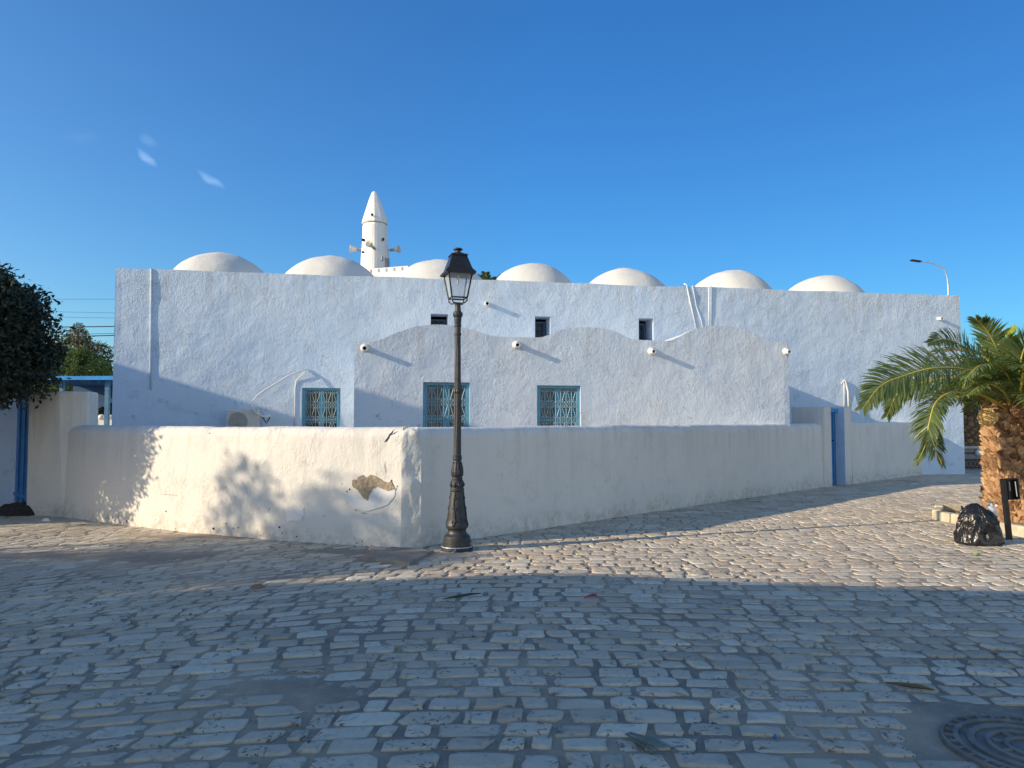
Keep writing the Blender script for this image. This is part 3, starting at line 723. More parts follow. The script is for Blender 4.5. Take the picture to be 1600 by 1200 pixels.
# domes
def proj(P):
    v = P - CAM; c_, s_ = math.cos(PITCH), math.sin(PITCH); f_ = v.y * c_ + v.z * s_; u_ = -v.y * s_ + v.z * c_
    return 800 + F * v.x / f_, 600 - F * u_ / f_
def par_y(x): return 419 + (x - 181) * (43 / 1322.)
def dome(px0, px1, pyt, back=2.3):
    Pp = pl + Bk * back; t0, t1, tt = px0, px1, pyt; n_ = 56; rg = 20; zbase = z_top - .40
    for it in range(7):
        pc = (t0 + t1) / 2; c = onplane(pc, tt, Pp, Mo); zt = c.z; pyb = par_y(pc); zb = onplane(pc, pyb, Pp, Mo).z
        hw = (onplane(t1, pyb, Pp, Mo) - onplane(t0, pyb, Pp, Mo)).length / 2; h = zt - zb; Rr = (hw * hw + h * h) / (2 * h); zc = zt - Rr
        amax = math.acos(max(-.2, min(1, (zbase - zc) / Rr))); vs_ = [Vector((c.x, c.y, zt))]
        for j in range(1, rg + 1):
            a = amax * j / rg
            for k in range(n_):
                t = 2 * math.pi * k / n_; d = Vector((math.sin(a) * math.cos(t), math.sin(a) * math.sin(t), math.cos(a)))
                rr = Rr * (1 + .022 * fbm((c.x + d.x * 1.5, d.y * 1.5, d.z * 1.5), 3)) if j > 2 else Rr * (1 + .022 * fbm((c.x, 0, 1.5), 3)); vs_.append(Vector((c.x, c.y, zc)) + d * rr)
        vs_[0].z = sum(v_.z for v_ in vs_[1:1 + n_]) / n_ + .004
        pp = [proj(v_) for v_ in vs_]; vis = [p for p in pp if p[1] < par_y(p[0])]
        if it < 6 and vis: t0 += px0 - min(p[0] for p in vis); t1 += px1 - max(p[0] for p in vis); tt += pyt - min(p[1] for p in vis)
    fs_ = [(0, 1 + k, 1 + (k + 1) % n_) for k in range(n_)] + [(1 + j * n_ + k, 1 + (j + 1) * n_ + k, 1 + (j + 1) * n_ + (k + 1) % n_, 1 + j * n_ + (k + 1) % n_) for j in range(rg - 1) for k in range(n_)]
    mkobj('dome', vs_, fs_, M_DOME, mosque, smooth=True)
for q in ((272, 412, 394), (446, 584, 399), (620, 752, 405), (775, 893, 411), (920, 1038, 418.5), (1085, 1207, 421.5), (1233, 1352, 430)): dome(*q)
# drain pipe chase and conduits on the facade
def fpt(px, py, off=.03): q = onplane(px, py, pl, Mo); return q + Mo * off
b = MB(); b.tube([fpt(236.5, 420, .0), fpt(236, 480, .002), fpt(235.5, 609, -.004)], .026, 10); b.build('drain_pipe', M_FAC, mosque, smooth=True)
b = MB(); b.tube([fpt(1069, 443, -.02), fpt(1073, 445, .0), fpt(1078, 470, .004), fpt(1089, 516, .0)], .020, 8); b.build('conduit', M_WHITEP, mosque, smooth=True)
b = MB(); b.tube([fpt(1082, 446, .0), fpt(1085, 462, .010), fpt(1088, 478, -.004), fpt(1095, 498, .006), fpt(1099, 514, .0)], .016, 8); b.build('conduit', M_FAC, mosque, smooth=True)
b = MB(); b.tube([fpt(1108, 447, .0), fpt(1108, 515, .0)], .015, 8); b.build('conduit', M_WHITEP, mosque, smooth=True)
b = MB(); b.tube([fpt(1111, 447, .0), fpt(1111, 515, .0)], .02, 8); b.build('conduit', M_FAC, mosque, smooth=True)
b = MB(); b.tube([fpt(1315, 600, .0), fpt(1316, 595, .03), fpt(1318, 600, .03), fpt(1319, 640, .01)], .020, 8); b.build('conduit', M_WHITEP, mosque, smooth=True)
b = MB(); b.tube([fpt(1317, 594, .01), fpt(1320, 596, .03), fpt(1323, 612, .06), fpt(1323, 640, .09)], .026, 8); b.build('conduit', M_WHITEP, mosque, smooth=True)
def spout(P, outv, L, parent, rr=.055, collar=True):
    tilt = Vector((0, 0, -.10)); d = (outv + tilt).normalized(); b_ = MB(); x = d.cross(Zv).normalized(); y = x.cross(d); n_ = 16; vs_ = []
    segs = [(-.1, rr), (0, rr), (L, rr), (L, rr * .72), (L * .15, rr * .7)]
    if collar: segs = [(-.1, rr * 1.9), (.012, rr * 1.8), (.03, rr * 1.25), (.05, rr), (L, rr), (L, rr * .72), (L * .2, rr * .7)]
    for s_, r_ in segs:
        for k in range(n_):
            a = 2 * math.pi * k / n_; vs_.append(P + d * s_ + (x * math.cos(a) + y * math.sin(a)) * r_)
    fs_ = [(j * n_ + k, j * n_ + (k + 1) % n_, (j + 1) * n_ + (k + 1) % n_, (j + 1) * n_ + k) for j in range(len(segs) - 1) for k in range(n_)]
    o_ = mkobj('rain_spout', vs_, fs_, M_WHITEP, parent, smooth=False, bevel=0)
    c_ = MB(); c_.tube([P + d * (L * .2), P + d * (L * .25)], rr * .71, 12); c_.build('bore', M_DARK, o_)
    return o_
spout(fpt(760.5, 474.5, 0), Mo, .135, mosque, .058, False); spout(fpt(1466, 498, 0), Mo, .16, mosque, .05, False)

# ------------------------------------------------------------------ annex with three vaults
annex = thing('annex_building', A_L, 'lower pale wing with three rounded vaults standing in front of the big building', 'building')
AL = (A_R - A_L).length; prof_px = [(553, 533), (588, 533.5), (597, 530), (612, 523), (626, 517.5), (640, 513), (653, 509.5), (665, 508), (678, 507), (692, 507), (706, 508.5), (720, 511), (733, 514), (745, 517), (757, 521), (767, 524.5), (780, 526), (845, 527.5), (856, 524), (868, 518), (880, 514.5), (892, 512.5), (905, 511.3), (920, 511.2), (935, 512.3), (950, 514.8), (962, 518), (973, 523), (982, 528.5), (990, 530.5), (1045, 533), (1054, 530), (1065, 524), (1078, 517.5), (1090, 513), (1102, 510), (1113, 508.6), (1126, 508.4), (1140, 509.6), (1154, 512), (1168, 516), (1180, 521), (1190, 527), (1198, 532), (1205, 534), (1241, 533)]
prof_uz = [uof(x, y, A_L, S, Mo) for x, y in prof_px]
def atop(u):
    if u <= prof_uz[0][0]: return prof_uz[0][1]
    for (a, za), (c, zc) in zip(prof_uz[:-1], prof_uz[1:]):
        if u <= c: return za + (zc - za) * (u - a) / (c - a)
    return prof_uz[-1][1]
aw = []
for (xa, ya, xb) in ((661, 597, 734), (839, 602, 907)):
    a, zt = uof(xa, ya, A_L, S, Mo); c, _ = uof(xb, ya, A_L, S, Mo); aw.append((a, c, .85, zt, .12))
apan, us = panel('front_wall', A_L, S, Mo, AL, atop, aw, M_ANX, annex, cell=.13, amp=.012, seed=7, zflat=min(z for _, z in prof_uz) - .25)
# vault shells reach back to the facade
bd = (pl - A_L).dot(Bk) + .05
b = MB(); ns = 170; vs_ = []; fs_ = []
for j in range(3):
    for i in range(ns + 1):
        u = AL * i / ns; vs_.append(A_L + S * u + Bk * (.02 + (bd - .02) * j / 2) + Zv * (atop(u) - .004 - (.06 * (1 if j else 0))))
fs_ = [(j * (ns + 1) + i, j * (ns + 1) + i + 1, (j + 1) * (ns + 1) + i + 1, (j + 1) * (ns + 1) + i) for j in range(2) for i in range(ns)]
mkobj('vaulted_roof', vs_, fs_, M_DOME, annex, smooth=True)
for u, z in ((0, atop(0)), (AL, atop(AL))):
    b = MB(); P = A_L + S * u; b.add([P - Zv * .05, P + Bk * bd - Zv * .05, P + Bk * bd + Zv * (z - .02), P + Zv * (z - .02)], [(0, 1, 2, 3)]); b.build('end_wall', M_ANX, annex)
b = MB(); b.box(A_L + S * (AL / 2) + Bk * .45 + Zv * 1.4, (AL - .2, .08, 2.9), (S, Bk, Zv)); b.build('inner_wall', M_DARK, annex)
window(annex, A_L, S, Mo, aw[0][0], aw[0][1], .85, aw[0][3], .12, 'mesh', cols=7, period=.335, label='wide blue grilled window behind the lamp post')
window(annex, A_L, S, Mo, aw[1][0], aw[1][1], .85, aw[1][3], .12, 'slats', cols=7, period=.335, label='blue grilled window right of the lamp post')
for (x, y) in ((570, 544), (807, 539), (1018, 549), (1228, 549.5)):
    spout(onplane(x, y, A_L, Mo), Mo, .155, annex, .050)

# ------------------------------------------------------------------ air conditioner and its lines
ac0 = fpt(360, 640, .0); acz = ac0.z; ac = thing('air_conditioner', ac0 + Mo * .2 - Zv * (ac0.z - 1.2), 'cream air conditioner unit with round fan grille showing above the low wall', 'air conditioner')
acw = (fpt(408, 640) - fpt(360, 640)).length; c0 = fpt(360, 640, .42); c0 = c0 + S * 0; c0.z = acz
ctr = c0 + S * (acw / 2) - Mo * .15 - Zv * .29
b = MB(); b.box(ctr, (acw, .30, .58), (S, Mo, Zv)); b.build('casing', M_CREAM, ac, bevel=.012)
fc = ctr + Mo * .155 - S * (acw * .5 - .26)
b = MB(); n_ = 28; ring = [fc + (S * math.cos(2 * math.pi * k / n_) + Zv * math.sin(2 * math.pi * k / n_)) * .225 for k in range(n_)]
b.add(ring + [p - Mo * .004 for p in ring], [tuple(range(n_))] + [(k, (k + 1) % n_, n_ + (k + 1) % n_, n_ + k) for k in range(n_)]); b.build('fan_opening', M_GREYP, ac)
b = MB()
for k in range(-7, 8):
    zz = k * .029; hw = math.sqrt(max(0, .22 ** 2 - zz * zz)); b.box(fc + Mo * .012 + Zv * zz, (hw * 2, .012, .009), (S, Mo, Zv))
b.build('fan_guard', M_CREAM, ac)
for s_ in (-.3, .3):
    b = MB(); b.box(ctr - Zv * .31 + S * s_, (.04, .5, .03), (S, Mo, Zv)); b.build('bracket', M_GALV, ac)
b = MB(); b.tube([fpt(480, 577, .01), fpt(470, 580, .10), fpt(455, 586, .17), fpt(438, 597, .22), (fpt(420, 608, .27)), fpt(406, 618, .32), fpt(400, 627, .38), fpt(399, 636, .44), fpt(404, 645, .46), fpt(415, 651, .38), fpt(426, 650, .30)], .018, 8); b.build('coolant_line', M_WHITEP, ac, smooth=True)
b = MB(); b.tube([fpt(479, 577, .01), fpt(476, 583, .05), fpt(468, 590, .03), fpt(463, 595, .012), fpt(461, 610, .006), fpt(461, 672, .006)], .014, 8); b.build('coolant_line', M_WHITEP, ac, smooth=True)
for k in range(4):
    b = MB(); b.tube([fpt(412 + k, 650, .32), fpt(415 + 2 * k, 656 + 2 * k, .36 + .03 * k), fpt(420 + k, 660 - k, .35), fpt(425, 651 + k, .31)], .005, 5); b.build('wire', M_CABLE, ac, smooth=True)

# ------------------------------------------------------------------ minaret
MD = 36.0
def mz(px, py): return at(px, py, MD)
cb = mz(586, 430); mb0 = Vector((cb.x, MD, 0)); mn = thing('minaret', mb0, 'slim white eight-sided minaret with pointed cone top and horn loudspeakers', 'tower')
rb = (mz(609, 420) - mz(564, 420)).length / 2 * 1.03; rt = (mz(606.5, 352) - mz(566, 352)).length / 2 * 1.03
zb_, zt_, ztip = mz(586, 430).z, mz(586, 349).z, mz(583, 299).z
def octo(rads_z, name, m_, parent, cxy, rot=R(9), n=8, smooth=False, bev=.03):
    b_ = MB(); vs_ = []
    for (r, z, dx) in rads_z:
        for k in range(n):
            a = 2 * math.pi * k / n + rot; vs_.append(Vector((cxy.x + dx + math.cos(a) * r, cxy.y + math.sin(a) * r, z)))
    m__ = len(rads_z); fs_ = [(i * n + k, i * n + (k + 1) % n, (i + 1) * n + (k + 1) % n, (i + 1) * n + k) for i in range(m__ - 1) for k in range(n)] + [tuple(range(n))[::-1], tuple(range((m__ - 1) * n, m__ * n))]
    b_.add(vs_, fs_); return b_.build(name, m_, parent, smooth=smooth, bevel=bev)
hh = zt_ - zb_
octo([(rb * 1.1, 0, 0), (rb * 1.04, zb_ - 1, 0), (rb, zb_ + .2 * hh, 0), (rb * .985, zb_ + .35 * hh, 0), (rt * .99, zb_ + .7 * hh, -.01), (rt * .97, zt_ - .05, -.02)], 'shaft', M_MINA, mn, mb0, rot=R(8), bev=.14)
hc = ztip - zt_
pxm = MD / F / 2 * 1.03
octo([(rt * 1.0, mz(586, 350.5).z, -.02), (40 * pxm, mz(586, 348).z, -.02), (37 * pxm, mz(585, 342).z, -.02), (32.5 * pxm, mz(585, 335).z, -.03), (27 * pxm, mz(585, 327).z, -.04), (21.5 * pxm, mz(585, 319).z, -.05), (16.5 * pxm, mz(585, 311.5).z, -.06), (11 * pxm, mz(584, 305).z, -.07), (7 * pxm, mz(583, 301).z, -.08), (3 * pxm, ztip, -.08)], 'cone_roof', M_MINA, mn, mb0, rot=R(8), n=12, bev=.08)
def horn(px, py, dirv_, size):
    P = mz(px, py); d = Vector(dirv_).normalized(); front = P
    b_ = MB(); x = d.cross(Zv).normalized(); y = x.cross(d); n_ = 16; vs_ = []
    sg = [(0, .08), (.2, .12), (.55, .24), (.9, .36), (1.0, .40), (.98, .37), (.5, .18), (.2, .06)]
    for s_, r_ in sg:
        for k in range(n_):
            a = 2 * math.pi * k / n_; vs_.append(front + d * (s_ * size) + (x * math.cos(a) + y * math.sin(a)) * (r_ * size * 1.25))
    fs_ = [(j * n_ + k, j * n_ + (k + 1) % n_, (j + 1) * n_ + (k + 1) % n_, (j + 1) * n_ + k) for j in range(len(sg) - 1) for k in range(n_)]
    o_ = mkobj('loudspeaker', vs_, fs_, M_CREAM, mn, smooth=True)
    c_ = MB(); c_.tube([front - d * .12, front + d * .1], .07, 10); c_.tube([front - d * .1, Vector((mb0.x, mb0.y, front.z - .1))], .02, 6); c_.build('bracket', M_GREYP, o_)
horn(560, 390, (-1, -.25, .02), .42); horn(613, 390.5, (1, -.35, .02), .38)
hq = mz(582, 386); hq.y -= rb * 1.15; 
P_ = at(585, 386, MD - rb * 1.25)
mzs = mz; mz = lambda px, py: at(px, py, MD - rb * 1.15); horn(583.5, 387, (-.45, -.75, .35), .40); mz = mzs
def mchip(px, py, w, h, name='opening', m_=M_DARK):
    # small dark openings lying against the shaft
    d = dirv(px, py); best = None
    o2 = Vector((CAM.x - mb0.x, CAM.y - mb0.y)); dd = Vector((d.x, d.y)); rr = rb * .965
    A = dd.dot(dd); B = 2 * o2.dot(dd); C_ = o2.dot(o2) - rr * rr; disc = B * B - 4 * A * C_
    if disc <= 0: return
    t = (-B - math.sqrt(disc)) / (2 * A); P = CAM + d * t; nn = Vector((P.x - mb0.x, P.y - mb0.y, 0)).normalized(); ax = Zv.cross(nn)
    b_ = MB(); b_.box(P, (w, .16, h), (ax, nn, Zv)); b_.build(name, m_, mn, bevel=.02)
for q in ((581.5, 335.5, .09, .11), (598.5, 374, .07, .14), (567.5, 375, .05, .14), (567.5, 394, .06, .10)): mchip(*q)
mchip(596.5, 404, .10, .20, 'opening', M_GREYP); mchip(604.5, 413, .26, .62, 'doorway', M_GREYP)
# terrace parapet round its foot
tp = thing('terrace_parapet', at(600, 436, 33.5) * Vector((1, 1, 0)) if False else Vector((at(600, 436, 33.5).x, 33.5, 0)), 'white notched parapet round the foot of the minaret', 'parapet')
ta, tb_ = at(572, 421.5, 34.4), at(640, 424, 33.6); td = Vector((tb_.x - ta.x, tb_.y - ta.y, 0)); tl = td.length; td.normalize(); tn = Vector((td.y, -td.x, 0))
b = MB(); b.box(Vector(((ta.x + tb_.x) / 2, (ta.y + tb_.y) / 2, ta.z / 2)), (tl, .3, ta.z), (td, tn, Zv)); b.build('parapet_wall', M_MINA, tp, bevel=.03)
for k in range(7): b = MB(); b.box(ta + td * (.35 + k * .42) + tn * .15 - Zv * .12, (.09, .04, .16), (td, tn, Zv)); b.build('slot', M_GREYP, tp)

# ------------------------------------------------------------------ lamp post
LB = ground(714, 859); LY = LB.y
lamp = thing('lamp_post', LB, 'dark cast iron street lantern on an ornate fluted post at the wall corner', 'lamp post')
def lz(py): return at(714, py, LY).z
def lr(wpx): return wpx / 2 * LY / F
prof = [(50, 859.5), (50, 856), (46, 853.5), (42, 852), (41, 838), (38, 836), (31, 833), (28, 829), (29, 826), (34, 824), (35, 820), (33, 816), (29.5, 812), (28, 800), (26, 790), (23, 778), (20.5, 768), (22, 766.5), (22, 764), (19.5, 762), (20.5, 757), (20, 752), (16, 749.5), (17, 748.5), (17, 747), (15, 746), (17.5, 742), (18.3, 737), (16.5, 730), (13.5, 724), (12.3, 719), (14.5, 718), (14.5, 715.5), (13, 714.5), (14, 713.5), (14, 712), (12, 711), (11.8, 700), (11.4, 650), (10.9, 615), (12.6, 613.5), (13.4, 611.5), (12.6, 609.5), (10.8, 608), (10, 570), (9.4, 530), (9.6, 524.5), (12, 523.5), (12, 521.5), (9.6, 520.5), (9.6, 511), (11.6, 510), (11.6, 508), (10, 507), (11.5, 500), (11.8, 496), (15, 494), (16, 491), (14.5, 488.5), (11, 487), (9.6, 484), (8.8, 478), (10, 475), (10, 473)]
pf = [(lr(w), lz(y)) for w, y in prof]; cc = Vector((LB.x, LB.y, 0))
zsp = lz(711)
lo = [p for p in pf if p[1] <= zsp + .001]; up = [p for p in pf if p[1] >= zsp - .001]
b = MB(); b.lathe(lo, cc, 32); b.build('base', M_IRON, lamp, smooth=False, bevel=.003)
b = MB(); b.lathe(up, cc, 24, flute=.10, fl=(lz(699), lz(531))); b.build('pole', M_IRON, lamp, smooth=False)
# relief scrolls on the base
b = MB()
for ang in range(0, 360, 90):
    a0 = R(ang - 105)
    def sp(a, r_, z): return cc + Vector((math.cos(a0 + a) * r_, math.sin(a0 + a) * r_, z))
    def rad(z):
        for (r1, z1), (r2, z2) in zip(lo[:-1], lo[1:]):
            if z1 <= z <= z2 and z2 > z1: return r1 + (r2 - r1) * (z - z1) / (z2 - z1)
        return .1
    for (pc, zc, rs, tr, sg) in ((0, lz(814), .030, 1.6, 1), (.02, lz(794), .024, 1.5, -1), (0, lz(778), .018, 1.3, 1)):
        P = []
        for k in range(22):
            q = k / 21; t = q * tr * 2 * math.pi; rr = rs * (1 - .75 * q); z = zc + math.sin(t) * rr; a = sg * math.cos(t) * rr / rad(zc); P.append(sp(a + pc, rad(z) + .004, z))
        b.tube(P, [.0075 * (1 - .5 * k / 21) for k in range(22)], 6)
    P = [sp(.10 * math.sin(k * .5), rad(lz(820) + (lz(768) - lz(820)) * k / 14) + .004, lz(820) + (lz(768) - lz(820)) * k / 14) for k in range(15)]; b.tube(P, [.009 * (1 - .5 * k / 14) for k in range(15)], 6)
for k in range(14):          # leaf flutes on the vase
    a = 2 * math.pi * k / 14
    P = [];
    for j in range(8):
        z = lz(744) + (lz(722) - lz(744)) * j / 7; r_ = 0
        for (r1, z1), (r2, z2) in zip(lo[:-1], lo[1:]):
            if z1 <= z <= z2 and z2 > z1: r_ = r1 + (r2 - r1) * (z - z1) / (z2 - z1)
        P.append(cc + Vector((math.cos(a) * r_, math.sin(a) * r_, z)))
    b.tube(P, .006, 5)
for k in range(10):
    a = 2 * math.pi * k / 10; z = lz(757); b.tube([cc + Vector((math.cos(a) * lr(20), math.sin(a) * lr(20), z - .03)), cc + Vector((math.cos(a) * lr(22), math.sin(a) * lr(22), z)), cc + Vector((math.cos(a) * lr(19), math.sin(a) * lr(19), z + .035))], [.004, .011, .004], 6)
b.build('relief_ornament', M_IRON, lamp, smooth=True)
b = MB()
P = [cc + Vector((math.cos(t) * lr(46) * 1.02, math.sin(t) * lr(46) * 1.02, lz(853))) for t in np.linspace(0, 2 * math.pi, 30)]; b.tube(P, .008, 6); b.tube([P[22], P[22] + Vector((-.03, -.05, -.03)), P[22] + Vector((-.05, -.07, -.035))], .007, 6); b.build('wire_tie', M_GALV, lamp, smooth=True)
# lantern
LX = Vector((math.cos(R(17)), math.sin(R(17)), 0)); LXn = Vector((-LX.y, LX.x, 0))
def sq(half, z, dx=0): return [cc + LX * (half * i) + LXn * (half * j) + Zv * z for i, j in ((-1, -1), (1, -1), (1, 1), (-1, 1))]
sT = lr(37.5); sB = lr(24.5); zT = lz(428); zB = lz(466)
lt = MB()
tq, bq = sq(sT, zT), sq(sB, zB)
for i in range(4):
    lt.tube([bq[i], tq[i]], .010, 4); lt.tube([bq[i], bq[(i + 1) % 4]], .009, 4); lt.tube([tq[i], tq[(i + 1) % 4]], .009, 4)
    lt.tube([bq[i] - Zv * .02, bq[i] - Zv * .045], .006, 5)
frame = lt.build('lantern', M_IRON2, lamp)
for i in range(4):
    g_ = MB(); inn = [p.lerp(cc + Zv * p.z, .03) for p in (bq[i], bq[(i + 1) % 4], tq[(i + 1) % 4], tq[i])]; g_.add(inn, [(0, 1, 2, 3)]); g_.build('glass_pane', M_LGLASS, frame)
g_ = MB(); inn = [p.lerp(cc + Zv * p.z, .04) + Zv * .004 for p in bq]; g_.add(inn, [(0, 1, 2, 3)]); g_.build('glass_pane', M_LGLASS, frame)
cp = MB()
levels = [(lr(47), lz(430)), (lr(48), lz(427)), (lr(39), lz(422)), (lr(37), lz(420)), (lr(24), lz(401)), (lr(27), lz(400.5)), (lr(27), lz(399)), (lr(17), lz(397)), (lr(12), lz(395.5))]
rs_ = [sq(h_, z_) for h_, z_ in levels]; vv = [p for r_ in rs_ for p in r_]
cp.add(vv, [(j * 4 + i, j * 4 + (i + 1) % 4, (j + 1) * 4 + (i + 1) % 4, (j + 1) * 4 + i) for j in range(len(levels) - 1) for i in range(4)] + [(3, 2, 1, 0), tuple(range(len(vv) - 4, len(vv)))])
cp.build('cap', M_IRON2, frame, bevel=.002)
fn = MB(); fn.lathe([(lr(8), lz(396.5)), (lr(10), lz(394)), (lr(7.5), lz(393)), (lr(10), lz(391.5)), (lr(15), lz(390.8)), (lr(15.5), lz(389.5)), (lr(11), lz(388)), (lr(5), lz(387.6))], cc, 18); fn.build('finial', M_IRON, frame, smooth=True)
ar = MB()
for i in range(4):
    P0 = bq[i]; base_ = cc + Zv * lz(474.5); o_ = (P0 - cc); o_.z = 0
    ar.tube([P0 + Zv * .01, cc + o_ * .98 + Zv * (zB - .03), cc + o_ * .75 + Zv * (zB - .065), cc + o_ * .35 + Zv * (lz(474)), base_], .0085, 6)
ar.build('arms', M_IRON, frame, smooth=True)
bl = MB(); bl.lathe([(.012, lz(426)), (.02, lz(428)), (.02, lz(431)), (.014, lz(434)), (.013, lz(445)), (.006, lz(446.5))], cc, 12); bl.build('bulb', M_WHITEP, frame, smooth=True)
bl = MB(); bl.lathe([(.075, lz(427)), (.075, lz(429)), (.04, lz(430))], cc, 16); bl.build('reflector', M_WHITEP, frame, smooth=True)

# ------------------------------------------------------------------ trees
def leaves(n, blobs, ls, seed, shell=.55, squash=1.0, aspect=.42, up=.2):
    rg = np.random.default_rng(seed); w_ = np.array([b_[3] ** 2 for b_ in blobs]); w_ = w_ / w_.sum(); pick = rg.choice(len(blobs), n, p=w_)
    C_ = np.array([[b_[0], b_[1], b_[2]] for b_ in blobs])[pick]; Rr = np.array([b_[3] for b_ in blobs])[pick]
    d = rg.normal(size=(n, 3)); d /= np.linalg.norm(d, axis=1)[:, None]; rad = Rr * (shell + (1 - shell) * rg.random(n) ** .5) * (1 + .10 * rg.normal(size=n))
    P = C_ + d * rad[:, None] * np.array([1, 1, squash]); ax = d * .5 + rg.normal(size=(n, 3)) * .7; ax[:, 2] -= .1; ax /= np.linalg.norm(ax, axis=1)[:, None]
    nr = rg.normal(size=(n, 3)) * .6 + d * .5 + np.array([0, 0, up]); sd = np.cross(ax, nr); sd /= np.linalg.norm(sd, axis=1)[:, None] + 1e-9; nn = np.cross(sd, ax)
    L = ls * rg.uniform(.6, 1.25, n); L_ = L[:, None]
    v0 = P - ax * L_ * .5; v1 = P + sd * L_ * aspect * .5 + nn * L_ * .06; v2 = P + ax * L_ * .5; v3 = P - sd * L_ * aspect * .5 + nn * L_ * .06
    V_ = np.stack([v0, v1, v2, v3], 1).reshape(-1, 3); Fc = np.arange(4 * n).reshape(n, 4)
    t = np.repeat(np.clip(rg.normal(.45, .25, n), 0, 1), 4); return V_, Fc, t
def tree(name, base, blobs, n, ls, m_, label, group, seed, trunk_r=.14, shell=.5, squash=1.0, aspect=.42):
    t = thing(name, base, label, 'tree', group)
    V_, Fc, ti = leaves(n, blobs, ls, seed, shell, squash, aspect); mkobj('crown', V_, Fc, m_, t, tint=ti)
    b_ = MB(); cz = sum(q[2] for q in blobs) / len(blobs); rr = random.Random(seed)
    P = [Vector(base) + Vector((rr.uniform(-.05, .05) * k, rr.uniform(-.05, .05) * k, cz * .6 * k / 5)) for k in range(6)]; b_.tube(P, [trunk_r * (1.25 - .12 * k) for k in range(6)], 9)
    for q in blobs:
        c_ = Vector(q[:3]); mid = P[-1].lerp(c_, .5) + Vector((0, 0, .15)); b_.tube([P[-1] - Zv * .1, mid, c_], [trunk_r * .55, trunk_r * .35, trunk_r * .12], 6)
    b_.build('trunk', M_BARK, t, smooth=True); return t
def blobset(c, r, n, rb_, seed, sq_=1.0):
    rr = random.Random(seed); o_ = [(c[0], c[1], c[2], r * .72)]
    for k in range(n):
        a = rr.uniform(0, 2 * math.pi); e_ = math.asin(rr.uniform(-.9, 1)); d = Vector((math.cos(a) * math.cos(e_), math.sin(a) * math.cos(e_), math.sin(e_) * sq_)); q = Vector(c) + d * (r - rb_ * .8)
        o_.append((q.x, q.y, q.z, rb_ * rr.uniform(.75, 1.2)))
    return o_
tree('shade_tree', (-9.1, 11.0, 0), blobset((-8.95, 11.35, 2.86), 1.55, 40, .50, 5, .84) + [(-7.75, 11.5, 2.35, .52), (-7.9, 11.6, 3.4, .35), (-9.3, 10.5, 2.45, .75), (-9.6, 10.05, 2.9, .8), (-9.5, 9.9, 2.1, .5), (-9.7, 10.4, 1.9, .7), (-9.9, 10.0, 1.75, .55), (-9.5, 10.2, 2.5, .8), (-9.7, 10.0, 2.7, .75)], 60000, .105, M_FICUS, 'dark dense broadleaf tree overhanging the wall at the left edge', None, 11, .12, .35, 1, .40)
tb = at(120, 560, 30); 
tree('garden_tree', (tb.x, 30, 0), blobset((tb.x, 30, 3.3), 1.25, 16, .5, 3), 9000, .16, M_GREEN, 'bright green round tree behind the blue pergola', None, 21, .12)
tb = at(122, 520, 38); tree('garden_tree', (tb.x, 38, 0), [(tb.x, 38, 5.9, .55), (tb.x - .1, 38, 5.1, 1.0), (tb.x + 1.1, 38, 4.9, .8), (tb.x - 1.1, 38, 4.9, .7), (tb.x, 38, 6.4, .3), (tb.x, 38, 4, 1.8)], 9000, .17, M_OLIVE, 'tall wispy olive-brown tree with pointed top behind the power cables', None, 22, .15)
tb = at(172, 575, 27); tree('garden_tree', (tb.x, 27, 0), blobset((tb.x, 27, 2.75), 1.15, 14, .45, 9), 8000, .14, M_GREEN, 'dark green bush touching the left corner of the big building', None, 23, .1)
tb = at(60, 590, 26); tree('garden_tree', (tb.x, 26, 0), blobset((tb.x, 26, 3.0), 1.6, 14, .6, 10), 7000, .14, M_GREEN, 'green tree mostly hidden behind the dark overhanging tree', None, 24, .1)
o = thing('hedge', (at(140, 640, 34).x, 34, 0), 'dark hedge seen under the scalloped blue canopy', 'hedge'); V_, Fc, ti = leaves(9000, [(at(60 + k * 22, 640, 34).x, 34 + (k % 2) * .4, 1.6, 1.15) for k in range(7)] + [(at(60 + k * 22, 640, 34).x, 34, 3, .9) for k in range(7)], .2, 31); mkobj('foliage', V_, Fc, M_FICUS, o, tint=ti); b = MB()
for k in range(7): b.tube([(at(60 + k * 22, 640, 34).x, 34, 0), (at(60 + k * 22, 640, 34).x, 34, 2.4)], .06, 6)
b.build('stems', M_BARK, o)
# off to the left: the trees whose shade falls on wall and ground
tree('street_tree', (-17.2, 3.75, 0), blobset((-17.0, 3.65, 4.45), 1.75, 15, .62, 41, 1.0), 14000, .17, M_GREEN, 'leafy street tree beside the neighbouring house outside the left edge', None, 41, .14, .4)
tree('street_tree', (-15.0, 5.9, 0), [(-15.0, 5.9, 4.9, .42), (-15.2, 6.0, 4.3, .35), (-14.9, 5.7, 3.9, .3)], 700, .15, M_GREEN, 'thin young street tree nearer the wall outside the left edge', None, 42, .07, .4)

